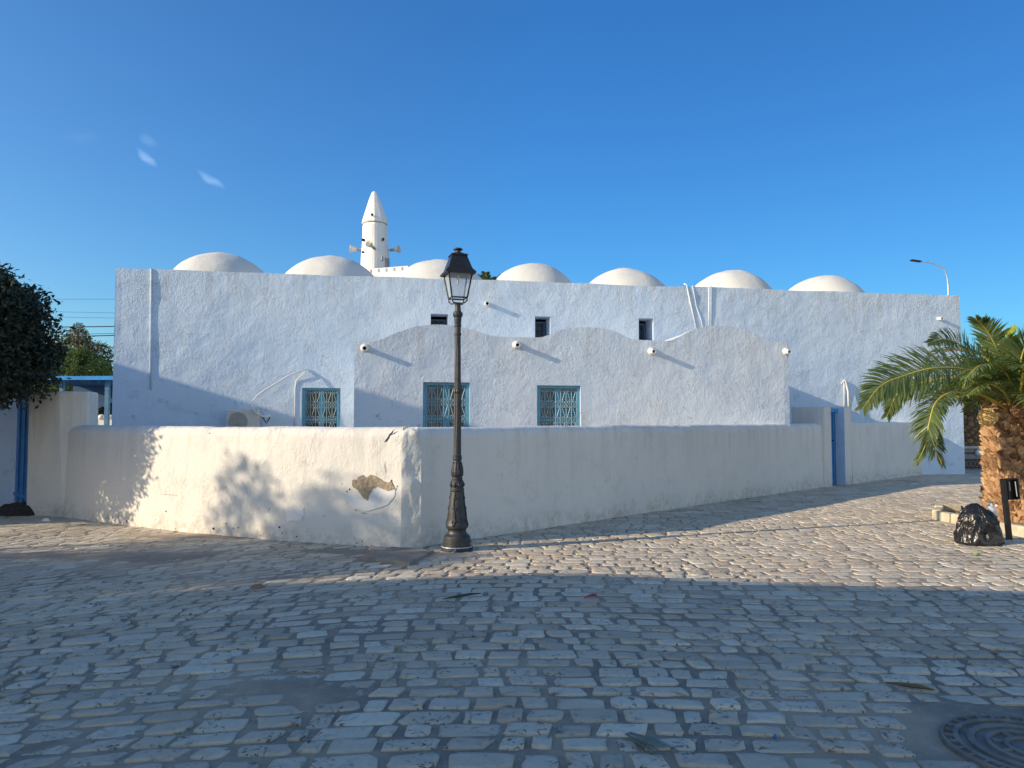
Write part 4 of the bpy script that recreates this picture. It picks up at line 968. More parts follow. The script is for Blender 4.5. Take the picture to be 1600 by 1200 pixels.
# ------------------------------------------------------------------ houses out of frame that throw the big shadows
def house(name, corners, H, label, winrow=True):
    c0_ = sum(corners, Vector((0, 0, 0))) / len(corners); t = thing(name, c0_, label, 'house')
    b_ = MB(); n_ = len(corners); b_.prism([p - Zv * .05 for p in corners], [p + Zv * H for p in corners]); b_.build('wall', M_HOUSE, t)
    for i in range(n_):
        a, c_ = corners[i], corners[(i + 1) % n_]; d = (c_ - a).normalized(); nn = Vector((d.y, -d.x, 0)); L = (c_ - a).length
        k = 1.5
        while k < L - 1.5:
            for zc in (1.5, 4.3):
                if zc < H - .8:
                    w_ = MB(); w_.box(a + d * k + nn * .02 + Zv * zc, (.9, .06, 1.2), (d, nn, Zv)); f_ = w_.build('window', M_TEAL, t); w_ = MB(); w_.box(a + d * k + nn * .052 + Zv * zc, (.74, .012, 1.04), (d, nn, Zv)); w_.build('pane', M_GLASS, f_)
            k += 2.6
    return t
E = Vector((.79, -.613, 0)).normalized(); EP = Vector((-.613, -.79, 0)).normalized()
Q2 = Vector((-13.5, 10.83, 0)); qa = Q2 + E * .35; qb = Q2 - E * 8
house('neighbour_house', [qa, qb, qb + EP * 2.6, qa + EP * 2.6], 6.1, 'white two-storey house outside the left edge, north of the street trees')
e1 = Vector((-18.3, 1.55, 0)); e2 = Vector((-15.9, 2.0, 0)); e3 = Vector((-14.9, 1.9, 0)); e4 = Vector((-13.9, 1.6, 0)); e5 = Vector((-10.3, 1.05, 0)); e6 = Vector((-8, -6, 0)); e7 = Vector((-18.5, -9, 0))
house('corner_house', [e1, e7, e6, e5, e4, e3, e2], 6.0, 'white two-storey corner house behind and left of the viewpoint')

# ------------------------------------------------------------------ left background
M_PPOST = simple('blue_grey_post', (.07, .20, .34), .5); M_NAVYB = simple('dark_blue_valance', (.01, .075, .20), .7)
pg = thing('pergola', (at(130, 600, 22).x, 22, 0), 'bright blue pergola with scalloped valance between the left pillar and the building', 'pergola')
a = at(20, 596, 21.0); c = at(215, 594, 21.0)
b = MB(); zr = at(130, 588, 21.0).z; 
b.prism([Vector((a.x, 21.0, zr - .06)), Vector((c.x, 21.0, zr - .06)), Vector((c.x, 24.5, zr - .02)), Vector((a.x, 24.5, zr - .02))], [Vector((a.x + .05, 21.05, zr + .0)), Vector((c.x, 21.05, zr + .02)), Vector((c.x, 24.5, zr + .12)), Vector((a.x, 24.5, zr + .1))]); b.build('roof_sheet', M_SKYB, pg)
b = MB(); b.box(Vector(((a.x + c.x) / 2, 20.97, zr - .05)), (c.x - a.x, .04, .11)); b.build('fascia', M_SKYB, pg)
b = MB()
for k in range(8): b.box(Vector((a.x + (c.x - a.x) * (k + .5) / 8, 22.7, zr - .12)), (.06, 3.4, .09))
b.build('rafters', M_NAVYB, pg)
b = MB(); vs_ = []; n_ = 80; xa, xc = a.x, c.x; 
for i in range(n_ + 1):
    x = xa + (xc - xa) * i / n_; f_ = abs(math.sin(i / n_ * math.pi * 5.2 + .6)); vs_ += [Vector((x, 23.9, zr - .03)), Vector((x, 23.9, zr - .66 - .20 * f_ - .03 * math.sin(i * 1.4)))]
m_ = len(vs_); vs_ += [v_ + Vector((0, .04, 0)) for v_ in vs_]
b.add(vs_, [(2 * i, 2 * i + 1, 2 * i + 3, 2 * i + 2) for i in range(n_)] + [(m_ + 2 * i, m_ + 2 * i + 2, m_ + 2 * i + 3, m_ + 2 * i + 1) for i in range(n_)] + [(2 * i + 1, m_ + 2 * i + 1, m_ + 2 * i + 3, 2 * i + 3) for i in range(n_)]); b.build('valance', M_NAVYB, pg)
for x in (at(97, 620, 21.2).x, at(168, 620, 21.2).x, at(205, 620, 21.2).x):
    b = MB(); b.box(Vector((x, 21.2, (zr - .1) / 2)), (.11, .11, zr - .1)); b.build('post', M_PPOST, pg)
bw = sweep_wall([Vector((-24, 25.0, 0)), Vector((-11.5, 25.0, 0))], at(155, 653.5, 25).z, .3, .05, name='garden_wall', step=.25, mat_=M_HOUSE, seed=51); tag(bw, 'white garden wall topped with rounded stones under the blue pergola', 'wall')
for k, (px, sc) in enumerate(((146.5, 1.0), (152, .55), (159, 1.05), (174, .9))):
    P = at(px, 652, 25.1); b = MB(); b.lathe([(.10 * sc, -.03), (.12 * sc, .04 * sc), (.09 * sc, .10 * sc), (.03 * sc, .13 * sc)], Vector((P.x, P.y, at(155, 653.5, 25).z)), 10); o = b.build('coping_stone', M_WHITEP, smooth=True); tag(o, ['small rounded white stone nearest the left pillar on the garden wall', 'smallest white stone between its two neighbours on the garden wall', 'rounded white stone left of the pergola post on the garden wall', 'rounded white stone right of the pergola post on the garden wall'][k], 'stone', 'rounded stones on the garden wall')
# power cables
def cable(y0, y1, Yd, r, lab):
    a = at(55, y0, Yd); c = at(181, y1, Yd); d = (c - a).normalized(); A = a - d * 14; B = c + d * 9; P = []
    for k in range(25):
        t = k / 24; p = A.lerp(B, t); p.z -= .35 * (1 - (2 * t - 1) ** 2) - .33; P.append(p)
    b_ = MB(); b_.tube(P, r, 6); o_ = b_.build('power_cable', M_CABLE, smooth=True); tag(o_, lab, 'cable', 'overhead cables left of the building'); return A, B
c1 = cable(466.5, 468, 38, .008, 'topmost thin overhead cable against the sky left of the building')
cable(485.5, 489.5, 38, .008, 'second thin overhead cable from the top'); cable(494, 497.5, 38, .008, 'third thin overhead cable, just above the treetop')
cable(510.5, 510.5, 30, .022, 'upper thick black overhead cable crossing the treetop'); cable(522.5, 521.5, 34, .012, 'thin overhead cable just above the lowest thick one'); cable(526, 524.5, 30, .022, 'lowest thick black overhead cable')
for x, yy, s_ in ((c1[0].x, 36, 'left'), (c1[1].x, 36, 'right')):
    b = MB(); b.tube([(x, yy, 0), (x, yy, 8.1)], [.14, .09], 10); b.tube([(x - .05, yy - 6.5, 6.4), (x, yy + 2.5, 6.6)], .04, 6); o = b.build('utility_pole', M_BARK); tag(o, 'wooden utility pole hidden %s' % ('beyond the left edge' if s_ == 'left' else 'behind the domed building'), 'utility pole')

# ------------------------------------------------------------------ right background
sl = thing('street_light', (at(1482, 500, 42).x, 42, 0), 'tall curved galvanised street light showing above the roof, right', 'street light')
P = [Vector((at(1482, 500, 42).x, 42, 0))] + [at(x, y, 42) for x, y in ((1482, 470), (1481.5, 447), (1480, 433), (1476, 423), (1468, 416), (1458, 411.5), (1447, 409.5), (1438, 408.7))]
b = MB(); b.tube(P, [.09, .05, .045, .04, .035, .035, .03, .03, .03], 8); b.build('pole', M_GALV, sl, smooth=True)
b = MB(); a = at(1423, 406.5, 42); c = at(1438.5, 408.8, 42); d = (c - a).normalized(); b.box((a + c) / 2, ((c - a).length, .24, .09), (d, Vector((0, 1, 0)), d.cross(Vector((0, 1, 0))))); b.build('lamp_head', M_BLACK, sl, bevel=.03)

bgw = sweep_wall([Vector((19, 33, 0)), Vector((34, 33, 0))], at(1530, 665, 33).z, .3, .0, name='far_wall', step=.4, mat_=M_FAC, seed=61); tag(bgw, 'pale wall far behind the palm trunks, right', 'wall')
o = thing('low_wall_standin', (14.7, 22.9, 0), 'low grey wall standing in for an unclear shape, with a dark patterned strip, beyond the right corner of the building', 'low wall')  # wall built as a stand-in for an unclear, car-like shape
la = at(1500, 700, 22.9); lzt = at(1520, 701, 22.9).z
b = MB(); b.box(Vector((15.5, 23.1, lzt / 2)), (3.6, .4, lzt)); b.build('wall_body', simple('grey_paint', (.27, .28, .31), .7), o, bevel=.02)
b = MB(); b.box(Vector((15.5, 23.08, lzt + .035)), (3.7, .5, .07)); b.build('coping', M_KERB, o, bevel=.01)
b = MB(); b.box(Vector((15.5, 22.885, lzt - .14)), (3.5, .03, .05)); b.build('moulding', M_IRON, o)
b = MB(); b.box(Vector((15.5, 22.885, .20)), (3.5, .03, .30)); st_b = b.build('dark_strip', M_IRON2, o)
b = MB()
for k in range(26):
    c = Vector((13.85 + k * .13, 22.862, .20)); P = [c + Vector((math.cos(t) * .05, 0, math.sin(t) * .09)) for t in np.linspace(0, 2 * math.pi, 11)]; b.tube(P, .008, 4)
b.build('strip_pattern', M_GREYP, st_b)
b = MB(); q = at(1531, 707, 22.8); b.lathe([(.09, 0), (.11, .08), (.09, .16), (.03, .2)], Vector((q.x, 22.85, q.z - .1)), 12); b.build('pale_blob', M_WHITEP, o, smooth=True)  # white blob added for a pale spot on the stand-in, not a lamp
wp = thing('white_post', (at(1541, 660, 14.2).x, 14.2, 0), 'thin white post standing just behind the big palm trunk', 'post')
b = MB(); z1_ = at(1541, 655, 14.2).z; b.tube([(wp.location.x, 14.2, 0), (wp.location.x, 14.2, z1_)], .022, 8); b.build('shaft', M_WHITEP, wp, smooth=True)
b = MB(); b.lathe([(.03, -.01), (.028, .015), (.01, .03)], Vector((wp.location.x, 14.2, z1_)), 8); b.build('cap', M_WHITEP, wp, smooth=True)

# ------------------------------------------------------------------ palms
def frond(root, pts, L=.42, nl=58, m_=None, r0=.022, droop=.35, seed=0, vee=.6, start=.10, wid=.0125, label=None, roll=0.0):
    rr = random.Random(seed); C_ = cat([Vector(p) for p in pts], 40); m_ = m_ or M_PALM; nl = int(nl * 1.45)
    rc = MB(); rc.tube(C_, [r0 * (1 - .85 * i / 39) for i in range(40)], 5); f = rc.build('frond', M_RACH, root, smooth=True)
    if label: f['label'] = label
    lf = MB(); 
    for i in range(nl):
        t = start + (1 - start) * (i + .5) / nl; x = t * 39; k = min(int(x), 38); P = C_[k].lerp(C_[k + 1], x - k); T = (C_[min(k + 1, 39)] - C_[max(k - 1, 0)]).normalized()
        side = T.cross(Zv)
        if side.length < .25: side = side + Vector((.3, .2, 0))
        side.normalize(); upv = side.cross(T).normalized(); side, upv = side * math.cos(roll) + upv * math.sin(roll), upv * math.cos(roll) - side * math.sin(roll)
        q = (t - start) / (1 - start); Lf = L * (math.sin(math.pi * min(1, q * .86 + .16)) ** .55) * (1 if q < .85 else 1)
        Lf = max(Lf, L * .30)
        for sg in (-1, 1):
            l_ = Lf * rr.uniform(.85, 1.12); fw = .55 + .9 * q ** 1.5
            d = (side * sg + T * fw + upv * (vee * rr.uniform(.35, 1.3) * (1 - q * .6)) + Vector((rr.gauss(0, .09), rr.gauss(0, .09), rr.gauss(0, .09)))).normalized()
            a = P; b1 = a + d * l_ * .45; dd = (d + Vector((0, 0, -droop * rr.uniform(.4, 1.5)))).normalized(); c1_ = b1 + dd * l_ * .35; dd2 = (dd + Vector((0, 0, -droop * rr.uniform(.4, 1.5)))).normalized(); e_ = c1_ + dd2 * l_ * .22
            wv = d.cross(upv if abs(d.dot(upv)) < .95 else T).normalized(); wv = (wv + upv * rr.uniform(-.4, .4)).normalized(); w = wid * rr.uniform(.8, 1.15)
            lf.tint = min(1, max(0, rr.gauss(.5, .28)))
            lf.add([a - wv * w * .5, a + wv * w * .5, b1 - wv * w, b1 + wv * w, c1_ - wv * w * .7, c1_ + wv * w * .7, e_], [(0, 1, 3, 2), (2, 3, 5, 4), (4, 5, 6)])
    lf.build('leaflets', m_, f)
    return f
PC = Vector((at(1594, 700, 11.35).x, 11.35, 0)); PTz = at(1585, 650, 11.0).z
palm = thing('palm_tree', PC, 'big palm with thick scaly trunk and arching green fronds at the right edge', 'palm tree')
def trunk(root, c, zt, r0, r1, n, seed, sz=1.0, mt=M_TRUNK, redtop=True):
    rr = random.Random(seed); b_ = MB(); b_.tint = .12
    b_.lathe([(r0 * .95 + (r1 - r0) * k / 12 * .95, -.05 + (zt + .05) * k / 12) for k in range(13)], c, 24)
    ga = math.pi * (3 - 5 ** .5)
    for i in range(n):
        z = zt * (i + .5) / n * 1.02; a = i * ga + rr.uniform(-.12, .12); r_ = (r0 + (r1 - r0) * z / zt) * .93; o_ = Vector((math.cos(a), math.sin(a), 0)); s_ = Vector((-o_.y, o_.x, 0))
        P = c + o_ * r_ + Zv * z; w = sz * rr.uniform(.055, .095); h = sz * rr.uniform(.07, .14); out_ = sz * rr.uniform(.05, .125); th_ = sz * rr.uniform(.02, .035); tw = rr.uniform(-.45, .45)
        s2 = (s_ * math.cos(tw) + Zv * math.sin(tw)); upd = (Zv + o_ * rr.uniform(.3, .9) + s_ * rr.uniform(-.3, .3)).normalized()
        tip = P + upd * h + o_ * out_ * .7
        b_.tint = min(1, max(0, rr.gauss(.52, .25)))
        jag = [tip + s2 * w * q + upd * rr.uniform(-.035, .02) * sz for q in (-.7, -.25, .3, .75)]
        lo_ = [P - s2 * w - Zv * h * .35, P + o_ * out_ * .55 - Zv * h * .5, P + s2 * w - Zv * h * .35]
        bk_ = [P - s2 * w * .9 + Zv * h * .6, P + s2 * w * .9 + Zv * h * .6]
        b_.add(lo_ + jag + bk_ + [j - o_ * th_ for j in jag], [(0, 1, 4, 3), (1, 5, 4), (1, 2, 6, 5), (0, 3, 9, 7), (2, 8, 12, 6), (3, 4, 10, 9), (4, 5, 11, 10), (5, 6, 12, 11)])
    return b_.build('trunk', mt, root)
trunk(palm, PC, PTz + .12, .45, .41, 1000, 3)
pa = lambda L_: [at(*q) for q in L_]
fr_list = [
    dict(pts=pa([(1583, 640, 11.1), (1552, 596, 10.9), (1513, 578, 10.7), (1460, 575, 10.5), (1413, 587, 10.4), (1376, 603, 10.3), (1348, 638, 10.25)]), L=.52, nl=100, droop=.20, vee=.35, roll=1.05),
    dict(pts=pa([(1583, 640, 11.2), (1540, 606, 11.3), (1495, 590, 11.4), (1440, 598, 11.5), (1405, 612, 11.5), (1386, 650, 11.4)]), L=.46, nl=84, droop=.3, vee=.3, roll=1.0),
    dict(pts=pa([(1583, 645, 11.0), (1535, 617, 10.6), (1490, 613, 10.3), (1463, 628, 10.1), (1452, 660, 10.0), (1446, 695, 10.0), (1433, 722, 10.0)]), L=.36, nl=84, droop=.35, vee=.45),
    dict(pts=pa([(1583, 645, 11.1), (1540, 622, 10.9), (1495, 617, 10.7), (1468, 632, 10.5), (1456, 662, 10.4), (1460, 698, 10.3), (1472, 726, 10.3)]), L=.34, nl=84, droop=.35, vee=.45),
    dict(pts=pa([(1583, 630, 11.3), (1545, 590, 11.3), (1520, 560, 11.2), (1497, 537, 11.1), (1473, 530, 11.0), (1450, 536, 10.9)]), L=.32, nl=76, roll=1.0, droop=.35, vee=.7),
    dict(pts=pa([(1583, 625, 11.5), (1572, 580, 11.5), (1558, 545, 11.4), (1541, 515, 11.3), (1525, 498, 11.2)]), L=.40, nl=60, droop=.12, vee=.45),
    dict(pts=pa([(1583, 625, 11.7), (1556, 585, 11.8), (1543, 555, 11.9), (1532, 525, 12.0)]), L=.36, nl=46, droop=.15, vee=.45),
    dict(pts=pa([(1585, 625, 11.6), (1571, 575, 11.7), (1575, 540, 11.7), (1582, 513, 11.7)]), L=.32, nl=50, droop=.08, vee=.4, m_=M_PALMY),
    dict(pts=pa([(1590, 625, 11.3), (1593, 580, 11.2), (1600, 545, 11.1), (1616, 512, 11.0)]), L=.46, nl=56, droop=.15, vee=.5),
    dict(pts=pa([(1588, 630, 10.9), (1578, 595, 10.6), (1560, 572, 10.3), (1530, 572, 10.1), (1508, 592, 10.0)]), L=.38, nl=60, droop=.3, vee=.5),
    dict(pts=pa([(1586, 640, 10.9), (1566, 610, 10.5), (1540, 600, 10.2), (1510, 618, 9.9)]), L=.34, nl=50, droop=.4, vee=.5),
    dict(pts=pa([(1592, 630, 10.8), (1598, 590, 10.4), (1600, 570, 10.1), (1596, 575, 9.7)]), L=.40, nl=50, droop=.3),
    dict(pts=pa([(1600, 630, 11.2), (1622, 580, 11.0), (1660, 550, 10.8), (1710, 560, 10.6), (1745, 610, 10.5)]), L=.45, nl=60),
    dict(pts=pa([(1600, 635, 11.3), (1640, 600, 11.4), (1690, 605, 11.5), (1730, 660, 11.5)]), L=.40, nl=56),
    dict(pts=pa([(1600, 630, 11.6), (1625, 565, 12.0), (1655, 520, 12.4), (1690, 500, 12.8)]), L=.42, nl=56, droop=.2),
    dict(pts=pa([(1590, 630, 11.9), (1580, 580, 12.5), (1570, 565, 13.0), (1555, 585, 13.5)]), L=.40, nl=56),
    dict(pts=pa([(1583, 635, 11.8), (1552, 608, 12.3), (1530, 600, 12.8), (1512, 620, 13.2)]), L=.34, nl=50),
    dict(pts=pa([(1595, 640, 10.8), (1606, 620, 10.3), (1620, 625, 9.8), (1630, 660, 9.5)]), L=.36, nl=50),
    dict(pts=pa([(1583, 640, 11.2), (1560, 625, 11.1), (1530, 628, 11.0), (1508, 642, 10.9)]), L=.26, nl=40, droop=.2),
    dict(pts=pa([(1587, 625, 11.1), (1580, 600, 10.9), (1562, 585, 10.7), (1540, 588, 10.5)]), L=.34, nl=46),
]
for i, q in enumerate(fr_list): frond(palm, seed=100 + i, **q)
_rf = random.Random(77)
for i in range(20):          # the rest of the crown
    a = _rf.uniform(-.4, math.pi + .9) - .5; u = _rf.uniform(.0, 1.0); l_ = _rf.uniform(1.0, 1.7); h = Vector((math.cos(a), math.sin(a), 0)); B = Vector((PC.x, PC.y, PTz + .15))
    frond(palm, [B, B + h * l_ * .3 + Zv * l_ * (.18 + .35 * u), B + h * l_ * .7 + Zv * l_ * (.15 + .45 * u), B + h * l_ * (1.05 - .2 * u) + Zv * l_ * (.45 * u - .25 * (1 - u))], L=.36, nl=44, seed=300 + i, vee=.5)
def fibreball(px, py, Yd, r, m_, seed):
    P = at(px, py, Yd); b_ = MB(); rr = random.Random(seed)
    b_.lathe([(r * .5, -r * .9), (r * .9, -r * .5), (r, 0), (r * .85, r * .5), (r * .4, r * .85)], P, 12)
    for k in range(260):
        a = rr.uniform(0, 6.283); e_ = math.asin(rr.uniform(-1, 1)); d = Vector((math.cos(a) * math.cos(e_), math.sin(a) * math.cos(e_), math.sin(e_))); s_ = d.cross(Vector((rr.gauss(0, 1), rr.gauss(0, 1), rr.gauss(0, 1)))).normalized()
        q = P + d * r * rr.uniform(.9, 1.05); b_.tube([q - s_ * r * .35, q + d * r * .12, q + s_ * r * .35], [.004, .006, .002], 3, False)
    return b_.build('fibre_tuft', m_, palm)
fibreball(1543, 652, 10.45, .115, M_FIBRE, 1); fibreball(1592, 641, 10.7, .12, M_FIBREB, 2)
# background palms
def smallpalm(base, zt, r, nf, fl, lab, seed, m_=M_PALMB, up=.9, droopend=.6, grp=None, ntr=140):
    t = thing('palm_tree', base, lab, 'palm tree', grp); trunk(t, Vector(base), zt, r * 1.1, r, ntr, seed, sz=r * 2.6); rr = random.Random(seed)
    for k in range(nf):
        a = 2 * math.pi * k / nf + rr.uniform(-.2, .2); u = rr.uniform(-.1, up); h = Vector((math.cos(a), math.sin(a), 0)); B = Vector(base) + Zv * (zt + .05)
        frond(t, [B, B + h * fl * .35 + Zv * fl * (.15 + .45 * u), B + h * fl * .75 + Zv * fl * (.1 + .55 * u), B + h * fl * (1.05 - .3 * u) + Zv * fl * (.5 * u - droopend * (1 - u * .6))], L=fl * .22, nl=26, m_=m_, r0=.02, seed=seed * 50 + k, wid=.03)
    return t
b1_ = at(1513, 650, 27.0); smallpalm((b1_.x + .12, 27.0, 0), 2.0, .38, 15, 1.7, 'smaller palm with short scaly trunk just beyond the right corner of the building', 5)
b1_ = at(1560, 600, 34.0); smallpalm((b1_.x, 34, 0), 3.2, .35, 14, 2.2, 'farther palm half hidden behind the crown of the big palm', 6)
b1_ = at(1500, 560, 45.0); smallpalm((b1_.x, 45, 0), 4.6, .3, 13, 2.3, 'distant palm whose top just shows past the right corner of the building', 7)
b1_ = at(764, 445, 34.0); smallpalm((b1_.x, 34, 0), 7.55, .25, 15, 1.15, 'palm top peeping over the roof between two domes, right of the lantern', 8, up=1.0, droopend=.3)
tb = at(1545, 560, 50); tree('far_tree', (tb.x, 50, 0), blobset((tb.x, 50, 3.6), 2.6, 14, .9, 71), 7000, .24, M_OLIVE, 'hazy olive tree far behind the big palm crown', None, 71, .15)

# ------------------------------------------------------------------ kerb stones, soil, bag, post
b = MB(); n_ = len(plant); b.prism([Vector((p.x, p.y, -.05)) for p in plant], [Vector((p.x, p.y, .045)) for p in plant]); o = b.build('planting_bed', M_SOIL); tag(o, kind='structure')
kk = 0
klabs = {0: 'cream kerb stone at the far left corner of the palm bed, left of the bag'}
for i in range(len(plant)):
    a, c = plant[i], plant[(i + 1) % len(plant)]; L = (c - a).length; d = (c - a) / L; n_ = max(1, round(L / .36)); nn = Vector((-d.y, d.x))
    for k in range(n_):
        m2 = a + d * (L * (k + .5) / n_); b = MB(); j = random.uniform(-.015, .015)
        b.box((m2.x + nn.x * (.05 + j), m2.y + nn.y * (.05 + j), .04 + random.uniform(-.006, .01)), (L / n_ - .018, .14, .21), (Vector((d.x, d.y, 0)), Vector((nn.x, nn.y, 0)), Zv), taper=.95)
        o = b.build('kerb_stone', M_KERB, bevel=.018)
        edge = ['left edge', 'front edge', 'right edge', 'back edge', 'back left edge'][i]
        lab = klabs.get(kk) or 'cream kerb stone on the %s of the palm bed, number order %s' % (edge, k)
        ordn = ['first', 'second', 'third', 'fourth', 'fifth', 'sixth', 'seventh', 'eighth', 'ninth', 'tenth'][min(k, 9)]
        if kk: lab = 'cream kerb stone, %s along the %s of the palm bed' % (ordn, edge)
        tag(o, lab, 'kerb stone', 'kerb stones round the palm bed'); kk += 1
# rubbish bag
BG = (ground(1489, 853) + ground(1572, 858)) / 2; BG = Vector((BG.x * (1 + .24 / BG.y), BG.y + .24, 0)); bag = thing('rubbish_bag', BG, 'full shiny black plastic rubbish bag slumped on the cobbles beside the palm bed', 'rubbish bag')
bw_ = (ground(1572, 858) - ground(1487, 853)).length / 2; bh = at(1520, 786, BG.y).z
vs_ = []; nu, nv = 180, 90
BGP = [(0, .90), (.02, .98), (.07, 1.0), (.22, .97), (.42, .91), (.60, .82), (.75, .70), (.87, .54), (.94, .40), (.985, .22), (1.0, .0)]
for j in range(nv + 1):
    q = j / nv
    for (q1, r1), (q2, r2) in zip(BGP[:-1], BGP[1:]):
        if q1 <= q <= q2: rr_ = r1 + (r2 - r1) * ((q - q1) / (q2 - q1)); break
    for i in range(nu):
        a = 2 * math.pi * i / nu; ca, sa = math.cos(a), math.sin(a)
        wob = 1 + .05 * math.sin(2 * a + .6) + .04 * math.sin(3 * a + 1.3)
        x = ca * rr_ * bw_ * .97 * wob - .06 * bw_ * q; y = sa * rr_ * bw_ * .72 * wob
        z = q * bh * (1 - .13 * max(0, ca) * q)
        # long folds that gather towards the mouth, and soft dents
        fa = a + .35 * fbm((ca * 1.2, sa * 1.2, q * 2.0 + 3), 3)
        ridge = 1 - abs(math.sin(fa * 9 + 2.5 * fbm((ca * 2, sa * 2, q * 1.5), 3))); ridge2 = 1 - abs(math.sin(fa * 17 + 4 * fbm((ca * 3 + 5, sa * 3, q * 3), 3)))
        amp_ = math.sin(math.pi * min(.98, q * .9 + .09)) ** .6
        disp = (.045 * fbm((ca * 1.6 + 2, sa * 1.6, q * 2.2), 3) + .030 * ridge ** 4 * (.15 + q) + .012 * ridge2 ** 4 * (.2 + q) + .010 * fbm((ca * 6, sa * 6, q * 5), 2)) * amp_
        vs_.append(BG + Vector((x, y, max(z, .003))) + Vector((ca, sa, .2)) * (disp if q > .02 else 0))
fs_ = [(j * nu + i, j * nu + (i + 1) % nu, (j + 1) * nu + (i + 1) % nu, (j + 1) * nu + i) for j in range(nv) for i in range(nu)] + [tuple(range(nu))[::-1]]
mkobj('bag_body', vs_, fs_, M_BAG, bag, smooth=True)
def bottle(P, d, L, r, capm, lab):
    d = Vector(d).normalized(); t = thing('plastic_bottle', P, lab, 'bottle'); b_ = MB(); x = d.cross(Vector((0, 1, .1))).normalized()
    pts = [P - d * L, P - d * L * .9, P - d * L * .35, P - d * L * .16, P - d * .02, P]; b_.tube(pts, [r * .85, r, r, r * .6, r * .36, r * .36], 14); b_.build('bottle_body', M_BOTTLE, t, smooth=True)
    b_ = MB(); b_.tube([P - d * .004, P + d * .02], r * .42, 12); b_.build('cap', capm, t)
BG_TOP = at(1545, 792, BG.y)
M_CYAN = simple('cyan_plastic', (.02, .42, .75), .4); M_RED = simple('red_plastic', (.45, .03, .05), .5)
bottle(at(1545, 789, BG.y - .06) + Zv * .0, (-.5, -.25, .5), .22, .036, M_CYAN, 'clear plastic bottle with bright blue cap on top of the rubbish bag')
bottle(at(1556, 791, BG.y - .04), (.5, -.1, .55), .20, .035, M_WHITEP, 'clear plastic bottle with white cap on the right top of the rubbish bag')
bottle(at(1549, 786, BG.y + .02), (.15, .1, .9), .16, .030, M_BLACK, 'small clear bottle with black cap standing between the other two in the rubbish bag')
# post with box
pb = ground(1577, 843); pt = at(1567, 748, pb.y + .02); ps = thing('service_post', pb, 'leaning black square steel post with an open meter box in front of the palm trunk', 'post')
d = (pt - pb).normalized(); x = Vector((1, 0, 0)); x = (x - d * x.dot(d)).normalized(); y = d.cross(x)
b = MB(); b.box((pb + pt) / 2, (.064, .05, (pt - pb).length), (x, y, d)); b.build('post_body', M_BLACK, ps, bevel=.006)
bc = at(1581.5, 764, pb.y + .02); wbx = (at(1590, 764, pb.y) - at(1573, 764, pb.y)).length; hbx = (at(1580, 748, pb.y) - at(1580, 781, pb.y)).length
b = MB(); b.box(bc + y * .05, (wbx, .02, hbx), (x, y, d)); 
for sx in (-1, 1): b.box(bc + x * sx * (wbx / 2 - .006), (.012, .08, hbx), (x, y, d))
for sz in (-1, 1): b.box(bc + d * sz * (hbx / 2 - .006), (wbx - .026, .08, .012), (x, y, d))
b.build('meter_box', M_BLACK, ps)
b = MB(); b.tube([bc + x * .03 - y * .03 + d * .10, bc + x * .035 - y * .03 - d * .10], .006, 6); b.tube([bc - x * .05 - y * .03 + d * .10, bc - x * .05 - y * .03 - d * .02], .005, 6); b.build('hinge_rod', M_GALV, ps)

# ------------------------------------------------------------------ small things on the ground
mh = thing('manhole_cover', (man_c.x, man_c.y, 0), 'round iron manhole cover with concentric rings at the bottom right of the cobbles', 'manhole cover')
b = MB(); n_ = 48
def ringm(b_, r1, r2, z1, z2, c, n_=48):
    vs_ = [];
    for r_, z in ((r1, z1), (r1, z2), (r2, z2), (r2, z1)):
        for k in range(n_): a = 2 * math.pi * k / n_; vs_.append(Vector((c.x + math.cos(a) * r_, c.y + math.sin(a) * r_, z)))
    b_.add(vs_, [(j * n_ + k, j * n_ + (k + 1) % n_, ((j + 1) % 4) * n_ + (k + 1) % n_, ((j + 1) % 4) * n_ + k) for j in range(4) for k in range(n_)])
mc = Vector((man_c.x, man_c.y, 0))
b.lathe([(man_r * 1.02, -.03), (man_r * 1.02, .012), (man_r * .99, .014)], mc, 48); b.build('plate', simple('rusty_iron', (.22, .195, .17), .7, .2, var=.2, vs_=9, bump=.006, bscale=30), mh)
M_RI = simple('worn_iron_ring', (.27, .24, .21), .6, .25, var=.2, vs_=9, bump=.003)
b = MB()
for r1, r2 in ((1.0, .965), (.86, .80), (.70, .62), (.50, .44), (.30, .25)): ringm(b, man_r * r1, man_r * r2, .010, .024, mc)
for k in range(30):
    a = 2 * math.pi * k / 30; d = Vector((math.cos(a), math.sin(a), 0)); b.box(mc + d * man_r * .913 + Zv * .018, (man_r * .11, .014, .010), (d, Vector((-d.y, d.x, 0)), Zv))
for k in range(8):
    a = 2 * math.pi * k / 8 + .2; d = Vector((math.cos(a), math.sin(a), 0)); b.box(mc + d * man_r * .37 + Zv * .018, (man_r * .12, .02, .010), (d, Vector((-d.y, d.x, 0)), Zv))
b.build('raised_rings', M_RI, mh)
b = MB(); b.prism([p - Zv * .03 for p in slab], [p + Zv * .034 for p in slab]); o = b.build('stone_slab', M_SLAB, bevel=.008); tag(o, 'flat worn stone slab on the ground at the wall corner, left of the lamp post', 'slab')
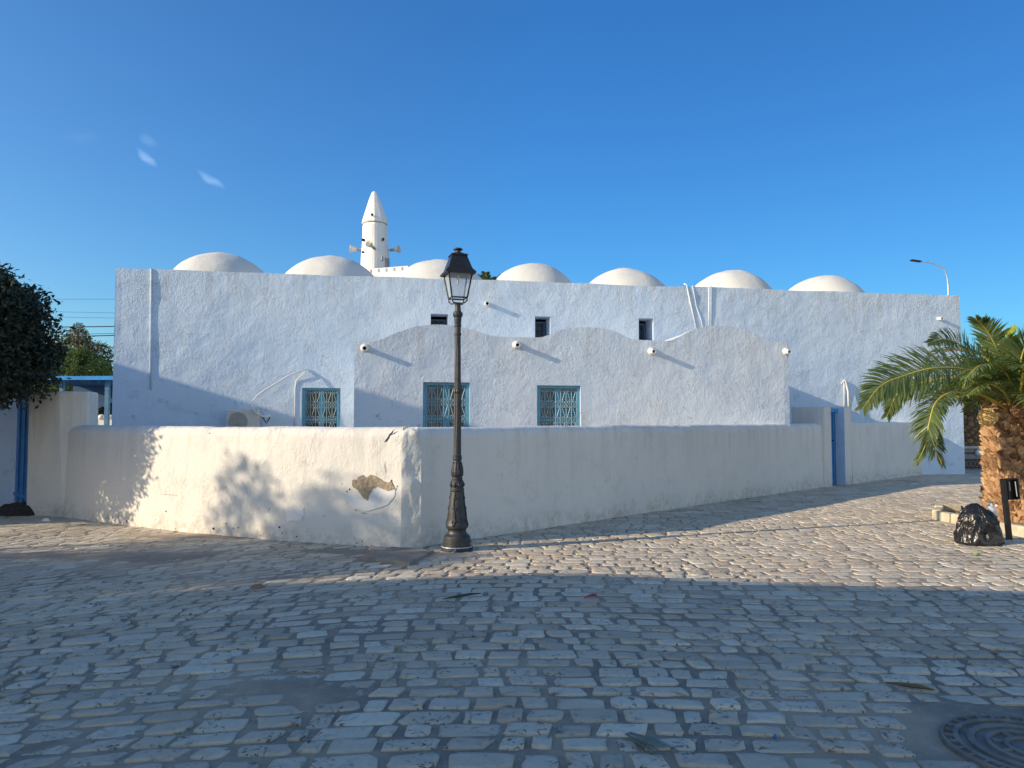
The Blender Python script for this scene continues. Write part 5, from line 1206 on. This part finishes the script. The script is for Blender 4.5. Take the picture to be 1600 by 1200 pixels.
def scrap_frond(pxs, L, lab, seed):
    P = [ground(*q, .03) for q in pxs]; t = thing('fallen_leaf', P[0], lab, 'leaf'); rr = random.Random(seed); d = (P[-1] - P[0]).normalized(); s_ = Vector((-d.y, d.x, 0)); b_ = MB()
    for k in range(11):
        q = P[0] + s_ * (k - 5) * .004; dd = (d + s_ * (k - 5) * .045 + Vector((0, 0, rr.uniform(-.02, .07)))).normalized(); l = (P[-1] - P[0]).length * rr.uniform(.75, 1.05); w = s_ * .006
        b_.tint = rr.random(); b_.add([q - w * .4, q + w * .4, q + dd * l * .5 - w, q + dd * l * .5 + w, q + dd * l - Zv * .01], [(0, 1, 3, 2), (2, 3, 4)])
    b_.build('leaflets', leafmat('dry_leaflet%d' % seed, (.10, .13, .09), (.22, .24, .17), (.2, .2, .1), .1), t)
scrap_frond([(980, 1145), (1062, 1180)], .3, 'dry pale palm leaf piece lying on the cobbles near the bottom centre right', 1)
def strip(pts, w, m_, name, lab, cat, h=.012):
    P = [ground(*q, .028) for q in pts]; b_ = MB(); b_.tube(P, [w * (.3 if i in (0, len(P) - 1) else 1) for i in range(len(P))], 5); o_ = b_.build(name, m_, smooth=True); tag(o_, lab, cat)
M_DRYL = simple('dark_dry_leaf', (.05, .055, .045), .7)
strip([(692, 936), (712, 932), (735, 928), (752, 927)], .012, M_DRYL, 'fallen_leaflet', 'long dark dry palm leaflet on the shaded cobbles in front of the lamp post', 'leaf')
strip([(1383, 1066), (1410, 1069), (1440, 1073), (1460, 1078)], .012, simple('brown_dry_leaf', (.13, .10, .05), .7), 'fallen_leaflet', 'long brown dry palm leaflet on the cobbles at lower right', 'leaf')
strip([(912, 935), (920, 931), (929, 929), (934, 933)], .010, M_RED, 'litter_scrap', 'small red scrap of litter on the shaded cobbles', 'litter')
strip([(1208, 1152), (1211, 1150), (1214, 1153)], .014, M_BLUE, 'bottle_cap', 'small dark blue bottle cap on the foreground cobbles', 'litter')
strip([(1518, 864), (1524, 866), (1532, 866)], .016, simple('fresh_green_leaf', (.20, .34, .03), .5), 'fallen_leaf', 'small fresh green leaf on the sunny cobbles in front of the rubbish bag', 'leaf')
strip([(619, 1016), (623, 1013), (622, 1018)], .008, simple('yellow_leaf', (.4, .33, .06), .6), 'fallen_leaf', 'tiny yellow leaf on the foreground cobbles', 'leaf')
heap('broken_stone', ground(402, 919), .075, .05, .035, simple('reddish_stone', (.30, .17, .11), .9, var=.2, bump=.01), 9, 'small reddish broken stone lying on the cobbles left of centre', 'stone', 16)
heap('pebble', ground(72, 814), .07, .04, .04, M_WHITEP, 12, 'small white pebble at the foot of the left pillar', 'stone', 12)
